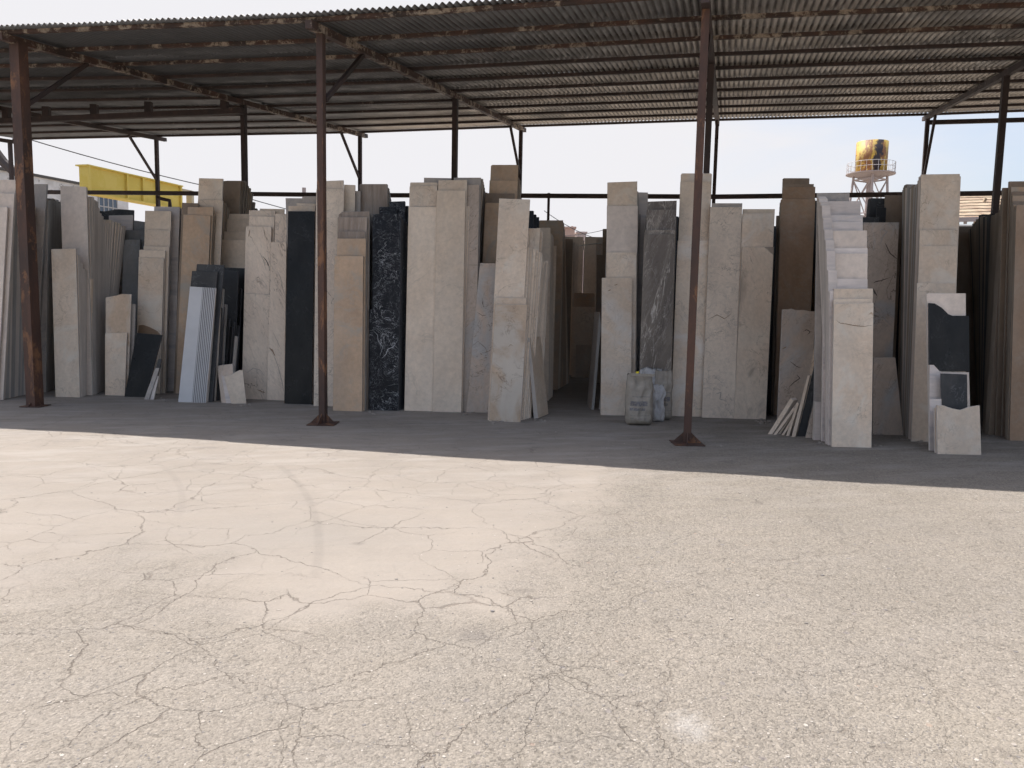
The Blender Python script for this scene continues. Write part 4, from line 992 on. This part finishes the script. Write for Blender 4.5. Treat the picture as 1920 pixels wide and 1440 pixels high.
# rough area mask: right of a diagonal, plus the near strip
fx = s.math('SUBTRACT', X, s.math('MULTIPLY', s.math('SUBTRACT', Y_, 4.9), .33))
fx = s.math('ADD', fx, s.math('MULTIPLY', s.math('SUBTRACT', n2_, .5), 1.6))
rough1 = s.ramp(s.math('ADD', fx, s.math('MULTIPLY', s.math('SUBTRACT', s.noise(v, 9, 4, .7), .5), .9)), [(-.0, 0.), (.7, 1.)])
rough2 = s.ramp(s.math('ADD', s.math('SUBTRACT', 4.3, Y_), s.math('MULTIPLY', s.math('SUBTRACT', n1_, .5), 5.0)), [(0., 0.), (.8, .85)])
rough = s.math('MAXIMUM', rough1, rough2)
shade = s.math('ADD', .12, s.math('MULTIPLY', rough, .88))
# aggregate
wob = s.n.new("ShaderNodeVectorMath"); wob.operation = 'ADD'; nzc = s.n.new("ShaderNodeTexNoise"); nzc.inputs["Scale"].default_value = 30; s.L(v, nzc.inputs["Vector"])
sc1 = s.n.new("ShaderNodeVectorMath"); sc1.operation = 'SCALE'; sc1.inputs[3].default_value = .02; s.L(nzc.outputs["Color"], sc1.inputs[0]); s.L(v, wob.inputs[0]); s.L(sc1.outputs[0], wob.inputs[1]); vw = wob.outputs[0]
def agg(scale, lo, hi):
    vo = s.n.new("ShaderNodeTexVoronoi"); vo.inputs["Scale"].default_value = scale; s.L(vw, vo.inputs["Vector"])
    return vo.outputs["Distance"], vo.outputs["Color"]
d1, col1 = agg(78, 0, 0); d2, col2 = agg(150, 0, 0)
s1_ = s.n.new("ShaderNodeSeparateColor"); s.L(col1, s1_.inputs[0]); s2_ = s.n.new("ShaderNodeSeparateColor"); s.L(col2, s2_.inputs[0])
t1_ = s.ramp(s1_.outputs[0], [(0., .74), (.2, .93), (.8, 1.03), (1., 1.16)]); t2_ = s.ramp(s2_.outputs[0], [(0., .70), (.25, .93), (.8, 1.04), (1., 1.18)])
pit = s.ramp(s.noise(vw, 26, 3, .65), [(.60, 0.), (.68, 1.)])
c = s.mix(shade, c, s.mix(1, s.mix(1, c, t1_, 'MULTIPLY'), t2_, 'MULTIPLY'))
c = s.mix(s.math('MULTIPLY', s.math('MULTIPLY', pit, rough), .45), c, (.17, .145, .12))
c = s.mix(rough, c, s.mix(1, c, (.885, .89, .875), 'MULTIPLY'))
# sparse larger dark pebbles set in the surface
vo = s.n.new("ShaderNodeTexVoronoi"); vo.inputs["Scale"].default_value = 17; s.L(vw, vo.inputs["Vector"]); s3_ = s.n.new("ShaderNodeSeparateColor"); s.L(vo.outputs["Color"], s3_.inputs[0])
peb = s.math('MULTIPLY', s.math('MULTIPLY', s.math('GREATER_THAN', s3_.outputs[1], .93), s.math('LESS_THAN', vo.outputs["Distance"], .24)), s.math('MAXIMUM', rough1, .15))
c = s.mix(s.math('MULTIPLY', peb, .7), c, s.mix(s3_.outputs[2], (.17, .16, .16), (.32, .24, .19)))
# cracks
def warp(amt, sc_, seed):
    a = s.n.new("ShaderNodeVectorMath"); a.operation = 'ADD'; nz = s.n.new("ShaderNodeTexNoise"); nz.inputs["Scale"].default_value = sc_; nz.inputs["Detail"].default_value = 7; nz.inputs["Roughness"].default_value = .62
    mp = s.n.new("ShaderNodeMapping"); mp.inputs["Location"].default_value = (seed, seed * 2, 0); s.L(v, mp.inputs[0]); s.L(mp.outputs[0], nz.inputs["Vector"])
    k = s.n.new("ShaderNodeVectorMath"); k.operation = 'SCALE'; k.inputs[3].default_value = amt; s.L(nz.outputs["Color"], k.inputs[0]); s.L(mp.outputs[0], a.inputs[0]); s.L(k.outputs[0], a.inputs[1]); return a.outputs[0]
def crack(scale, amt, wsc, seed, width, mask):
    w_ = warp(amt, wsc, seed); sep = s.n.new("ShaderNodeMapping"); sep.inputs["Scale"].default_value = (1, 1, 0); s.L(w_, sep.inputs[0])
    d = s.vor(sep.outputs[0], scale, 'DISTANCE_TO_EDGE', "Distance")
    wn_ = s.math('MULTIPLY', s.ramp(s.noise(v, 1.7, 4, .7), [(.35, .25), (.7, 1.)]), width * scale)
    wn_ = s.math('MULTIPLY', wn_, s.ramp(s.math('MULTIPLY', Y_, .1), [(.72, 1 / 2.2), (.88, 1.)])); wn_ = s.math('MULTIPLY', wn_, 2.2)
    q = s.math('SUBTRACT', 1., s.math('DIVIDE', d, wn_), clamp=True)
    q = s.math('POWER', q, .7)
    return s.math('MULTIPLY', q, mask)
leftm = s.ramp(s.math('ADD', s.math('SUBTRACT', 1.2, X), s.math('MULTIPLY', s.math('SUBTRACT', n1_, .5), 5)), [(0., .45), (1., 1.)])
nearm = s.ramp(s.math('ADD', s.math('SUBTRACT', 6.2, Y_), s.math('MULTIPLY', s.math('SUBTRACT', s.noise(v, .4, 3), .5), 6)), [(0., .6), (1., 1.)])
cm1 = s.math('MULTIPLY', leftm, nearm)
k1_ = crack(.85, .55, 1.5, 3.3, .0050, s.math('MULTIPLY', s.ramp(s.noise(v, .8, 3, .5), [(.30, .25), (.46, 1.)]), s.math('MAXIMUM', cm1, .3)))
k2_ = crack(2.1, .30, 2.5, 8.1, .0045, s.math('MULTIPLY', s.ramp(s.noise(v, 1.0, 3, .5), [(.44, 0.), (.54, .95)]), cm1))
k3_ = crack(1.3, .5, 2.0, 15.7, .004, s.ramp(s.noise(v, .6, 3, .5), [(.48, 0.), (.58, .6)]))
ck = s.math('MAXIMUM', s.math('MAXIMUM', k1_, k2_), s.math('MULTIPLY', k3_, .5))
c = s.mix(s.math('MULTIPLY', ck, .54), c, (.13, .10, .08))
# stains
def spot(px, py, rx, ry, soft=.5, nzs=6, amp=.5):
    g_ = G(px, py); dx = s.math('DIVIDE', s.math('SUBTRACT', X, g_.x), rx); dy = s.math('DIVIDE', s.math('SUBTRACT', Y_, g_.y), ry)
    d = s.math('SQRT', s.math('ADD', s.math('MULTIPLY', dx, dx), s.math('MULTIPLY', dy, dy)))
    d = s.math('ADD', d, s.math('MULTIPLY', s.math('SUBTRACT', s.noise(v, nzs, 5, .7), .5), amp * 2))
    return s.ramp(d, [(max(0, 1 - soft), 1.), (1., 0.)])
# dusty drag marks and darker damp-looking patches, stronger towards the stacks
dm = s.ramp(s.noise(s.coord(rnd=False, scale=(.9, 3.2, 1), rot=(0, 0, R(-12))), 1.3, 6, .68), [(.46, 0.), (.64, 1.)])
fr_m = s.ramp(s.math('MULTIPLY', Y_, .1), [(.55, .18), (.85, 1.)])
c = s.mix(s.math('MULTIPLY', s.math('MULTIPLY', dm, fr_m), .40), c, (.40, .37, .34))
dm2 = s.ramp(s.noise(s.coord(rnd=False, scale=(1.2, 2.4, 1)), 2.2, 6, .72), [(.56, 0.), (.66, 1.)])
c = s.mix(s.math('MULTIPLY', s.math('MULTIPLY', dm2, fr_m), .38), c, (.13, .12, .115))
c = s.mix(s.math('MULTIPLY', spot(1292, 1360, .10, .13, .9, 22, 1.1), .36), c, (.46, .44, .42))
c = s.mix(s.math('MULTIPLY', spot(890, 1190, .14, .12, .8, 9, .5), .45), c, (.13, .115, .105))
for px, py, rx, ry in ((1352, 937, .11, .06), (1385, 938, .05, .05), (1423, 943, .07, .07), (982, 1108, .07, .05), (672, 1019, .06, .05), (1210, 930, .09, .05), (1880, 1410, .05, .05), (1405, 888, .2, .08)):
    c = s.mix(s.math('MULTIPLY', spot(px, py, rx, ry, .6, 9, .25), .35), c, (.125, .108, .095))
c = s.mix(s.math('MULTIPLY', spot(560, 1000, .9, .75, .9, 2, .4), .30), c, (.235, .215, .19))
c = s.mix(s.math('MULTIPLY', spot(1860, 1400, .5, .55, .9, 3, .6), .12), c, (.38, .33, .25))
# tyre arcs
def arc(p1_, p2_, p3_, wd_, a_):
    A_, B2, C2 = G(*p1_), G(*p2_), G(*p3_)
    ax, ay, bx, by, cx, cy = A_.x, A_.y, B2.x, B2.y, C2.x, C2.y
    D = 2 * (ax * (by - cy) + bx * (cy - ay) + cx * (ay - by))
    ux = ((ax * ax + ay * ay) * (by - cy) + (bx * bx + by * by) * (cy - ay) + (cx * cx + cy * cy) * (ay - by)) / D
    uy = ((ax * ax + ay * ay) * (cx - bx) + (bx * bx + by * by) * (ax - cx) + (cx * cx + cy * cy) * (bx - ax)) / D
    rr = math.hypot(ax - ux, ay - uy)
    dx, dy = s.math('SUBTRACT', X, ux), s.math('SUBTRACT', Y_, uy)
    d = s.math('ABSOLUTE', s.math('SUBTRACT', s.math('SQRT', s.math('ADD', s.math('MULTIPLY', dx, dx), s.math('MULTIPLY', dy, dy))), rr))
    m = s.ramp(d, [(wd_ * .4, 1.), (wd_, 0.)])
    ylo, yhi = min(ay, cy), max(ay, cy)
    m = s.math('MULTIPLY', m, s.ramp(s.math('MULTIPLY', s.math('SUBTRACT', Y_, ylo), s.math('SUBTRACT', yhi, Y_)), [(0., 0.), (.35, 1.)]))
    m = s.math('MULTIPLY', m, s.math('GREATER_THAN' if bx > ux else 'LESS_THAN', X, ux))
    return s.math('MULTIPLY', s.math('MULTIPLY', m, s.ramp(s.noise(v, 6, 5, .7), [(.3, .4), (.65, 1.)])), a_)
c = s.mix(arc((520, 870), (583, 945), (590, 1085), .04, .26), c, (.15, .135, .12))
c = s.mix(arc((300, 872), (340, 920), (330, 975), .04, .22), c, (.17, .15, .135))
# relief
hgt_ = s.math('MULTIPLY', s.math('ADD', s.math('MULTIPLY', d1, -.6), s.math('MULTIPLY', d2, -.3)), s.math('ADD', .15, rough))
hgt_ = s.math('ADD', hgt_, s.math('MULTIPLY', n3_, .25))
hgt_ = s.math('ADD', hgt_, s.math('MULTIPLY', ck, -1.1))
hgt_ = s.math('ADD', hgt_, s.math('MULTIPLY', s.math('MULTIPLY', pit, rough), -.6))
nb_ = s.bump(hgt_, .75, .009)
nb_ = s.bump(n2_, .35, .05, nb_)
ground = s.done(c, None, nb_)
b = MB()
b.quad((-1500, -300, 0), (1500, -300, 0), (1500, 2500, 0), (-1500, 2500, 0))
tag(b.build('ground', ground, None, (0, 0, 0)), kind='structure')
# loose chips and grit
b = MB(); random.seed(21)
for i in range(5200):
    px = random.uniform(-80, 2000); py = 1460 - 660 * random.random() ** 1.2
    p = G(px, py); rr = random.uniform(.0018, .0048) * (1 + .12 * p.y) * (2.0 if random.random() < .02 else 1)
    fxx = p.x - (p.y - 4.9) * .33
    if fxx < -.3 and p.y > 3.6 and random.random() < .8: continue
    k = random.randint(4, 6); a0_ = random.random() * 6.28; el = random.uniform(.45, 1)
    ro = random.random() * 3.14; pts = []
    for q in range(k):
        a_ = a0_ + 2 * math.pi * q / k; rx_, ry_ = rr * math.cos(a_) * random.uniform(.7, 1.2), rr * el * math.sin(a_) * random.uniform(.7, 1.2)
        pts.append(Vector((p.x + rx_ * math.cos(ro) - ry_ * math.sin(ro), p.y + rx_ * math.sin(ro) + ry_ * math.cos(ro), -.001)))
    b.prism(pts, Vector((random.uniform(-.001, .001), random.uniform(-.001, .001), rr * random.uniform(.2, .5))), random.choice((0, 0, 0, 1, 2)), 0)
    nn_ = len(b.f); mi_ = random.choice((0, 0, 0, 1, 1, 1, 2))
    for z in range(1, k + 3): b.mi[-z] = mi_
chips = [NT('chip_cream', .85).done((.33, .29, .25)), NT('chip_grey', .85).done((.17, .155, .145)), NT('chip_white', .8).done((.40, .36, .315))]
tag(b.build('stone_chips', chips, None, (0, 0, 0)), 'loose stone chips and grit strewn over the cracked concrete', 'stone chips', None, 'stuff')
# rubble bits at the foot of the stacks
b = MB()
for px, py in [(1430, 790), (1437, 793), (1425, 787), (925, 793), (935, 794), (1440, 796), (1640, 838), (1700, 822), (1010, 790), (455, 760), (1722, 830), (880, 776), (700, 775), (1550, 830), (300, 748)]:
    for _ in range(4):
        p = G(px + random.uniform(-14, 14), py + random.uniform(-3, 3)); rr = random.uniform(.012, .03); k = 5
        pts = [Vector((p.x + rr * math.cos(6.28 * q / k + .4) * random.uniform(.6, 1.2), p.y + rr * math.sin(6.28 * q / k + .4) * random.uniform(.6, 1.2), -.001)) for q in range(k)]
        b.prism(pts, Vector((0, 0, rr * .7)), 0, 0)
tag(b.build('stone_rubble', chips[:1], None, (0, 10, 0)), 'small rubble crumbs at the feet of the slab stacks', 'stone rubble', None, 'stuff')

# ------------------------------------------------------------------ light and sky
EL, AZ = R(64), None
sx_, sy_ = .38, -.33          # shadows per metre of height: to the right and towards the camera
sun = bpy.data.lights.new('sun', 'SUN'); sun.energy = 4.8; sun.angle = R(.53); sun.color = (1, .96, .915)
so = bpy.data.objects.new('sun', sun); col.objects.link(so); so.location = (0, 0, 30)
dvec = Vector((sx_, sy_, -1)).normalized(); so.rotation_euler = dvec.to_track_quat('-Z', 'Y').to_euler()
sd_ = -dvec; el = math.asin(sd_.z); az = math.atan2(sd_.x, sd_.y)
w = bpy.data.worlds.new('World'); sc.world = w; w.use_nodes = True; nt = w.node_tree; N_ = nt.nodes; bg = N_['Background']
sky = N_.new('ShaderNodeTexSky'); sky.sky_type = 'NISHITA'; sky.sun_disc = False; sky.sun_elevation = el; sky.sun_rotation = az; sky.dust_density = 3.0; sky.air_density = 1.0; sky.ozone_density = 1.5
tc = N_.new('ShaderNodeTexCoord'); mp = N_.new('ShaderNodeMapping'); mp.inputs['Scale'].default_value = (1.2, 1.2, 4.5); nt.links.new(tc.outputs['Generated'], mp.inputs[0])
nz = N_.new('ShaderNodeTexNoise'); nz.inputs['Scale'].default_value = 1.6; nz.inputs['Detail'].default_value = 6; nz.inputs['Roughness'].default_value = .55; nz.inputs['Distortion'].default_value = .6; nt.links.new(mp.outputs[0], nz.inputs[0])
rp_ = N_.new('ShaderNodeValToRGB'); rp_.color_ramp.elements[0].position = .30; rp_.color_ramp.elements[1].position = .62; nt.links.new(nz.outputs[0], rp_.inputs[0])
# thin haze veil: thicker low down and towards the sun's side
sp_ = N_.new('ShaderNodeSeparateXYZ'); nt.links.new(tc.outputs['Generated'], sp_.inputs[0])
# haze glows on the sun's side of the sky and clears away from it
dp = N_.new('ShaderNodeVectorMath'); dp.operation = 'DOT_PRODUCT'; nt.links.new(tc.outputs['Generated'], dp.inputs[0]); dp.inputs[1].default_value = Vector((-.45, .89, 0)).normalized()
mr = N_.new('ShaderNodeMapRange'); mr.inputs[1].default_value = .38; mr.inputs[2].default_value = .93; mr.inputs[3].default_value = .0; mr.inputs[4].default_value = 1.0; nt.links.new(dp.outputs['Value'], mr.inputs[0])
m4 = N_.new('ShaderNodeMath'); m4.operation = 'MULTIPLY_ADD'; m4.inputs[1].default_value = .5; nt.links.new(rp_.outputs[0], m4.inputs[0]); nt.links.new(mr.outputs[0], m4.inputs[2])
m5 = N_.new('ShaderNodeMath'); m5.operation = 'MULTIPLY_ADD'; m5.inputs[1].default_value = .96; m5.inputs[2].default_value = .0; m5.use_clamp = True; nt.links.new(m4.outputs[0], m5.inputs[0])
mx = N_.new('ShaderNodeMix'); mx.data_type = 'RGBA'; nt.links.new(m5.outputs[0], mx.inputs[0]); nt.links.new(sky.outputs[0], mx.inputs[6]); mx.inputs[7].default_value = (4.1, 4.06, 4.2, 1)
nt.links.new(mx.outputs[2], bg.inputs[0]); bg.inputs[1].default_value = .15
vs = sc.view_settings; sc.display_settings.display_device = 'sRGB'; vs.view_transform = 'Standard'; vs.look = 'None'; vs.exposure = 0.52; vs.gamma = 1
sc.cycles.max_bounces = 6; sc.cycles.diffuse_bounces = 4; sc.cycles.glossy_bounces = 2; sc.cycles.use_denoising = True
sc.cycles.use_adaptive_sampling = True; sc.cycles.adaptive_threshold = .03
print('FLUTE', f_.sl, f_.sr)
print('N slabs', len(ALL), 'sun el', math.degrees(el))

# ------------------------------------------------------------------ keep the 300 slabs that show largest as objects, join the rest into the deep rows
bpy.context.view_layer.update(); dg = bpy.context.evaluated_depsgraph_get(); seen = {}
for yy in range(300, 856, 3):
    for xx in range(1, 1920, 3):
        ok, loc_, n_, i_, ob_, m_ = sc.ray_cast(dg, CO, ray(xx, yy).normalized())
        if ok: seen[ob_.name] = seen.get(ob_.name, 0) + 1
ALL.sort(key=lambda o: -seen.get(o.name, 0))
rest = ALL[298:]
V, Fc, MI, ML = [], [], [], []
tgt = bpy.data.objects['stacked_slabs']
for o in [tgt] + rest:
    n0 = len(V); mw = o.matrix_world
    V += [tuple(mw @ v.co) for v in o.data.vertices]
    idx = []
    for m in o.data.materials:
        if m not in ML: ML.append(m)
        idx.append(ML.index(m))
    for p in o.data.polygons: Fc.append(tuple(n0 + i for i in p.vertices)); MI.append(idx[p.material_index])
me = bpy.data.meshes.new('stacked_slabs'); me.from_pydata(V, [], Fc)
for m in ML: me.materials.append(m)
for p, mi in zip(me.polygons, MI): p.material_index = mi
me.transform(Matrix.Translation(-tgt.location)); tgt.data = me
print('joined', len(rest), 'largest joined', seen.get(rest[0].name, 0) if rest else None, 'unseen', sum(1 for o in rest if o.name not in seen))
for o in rest: bpy.data.objects.remove(o)
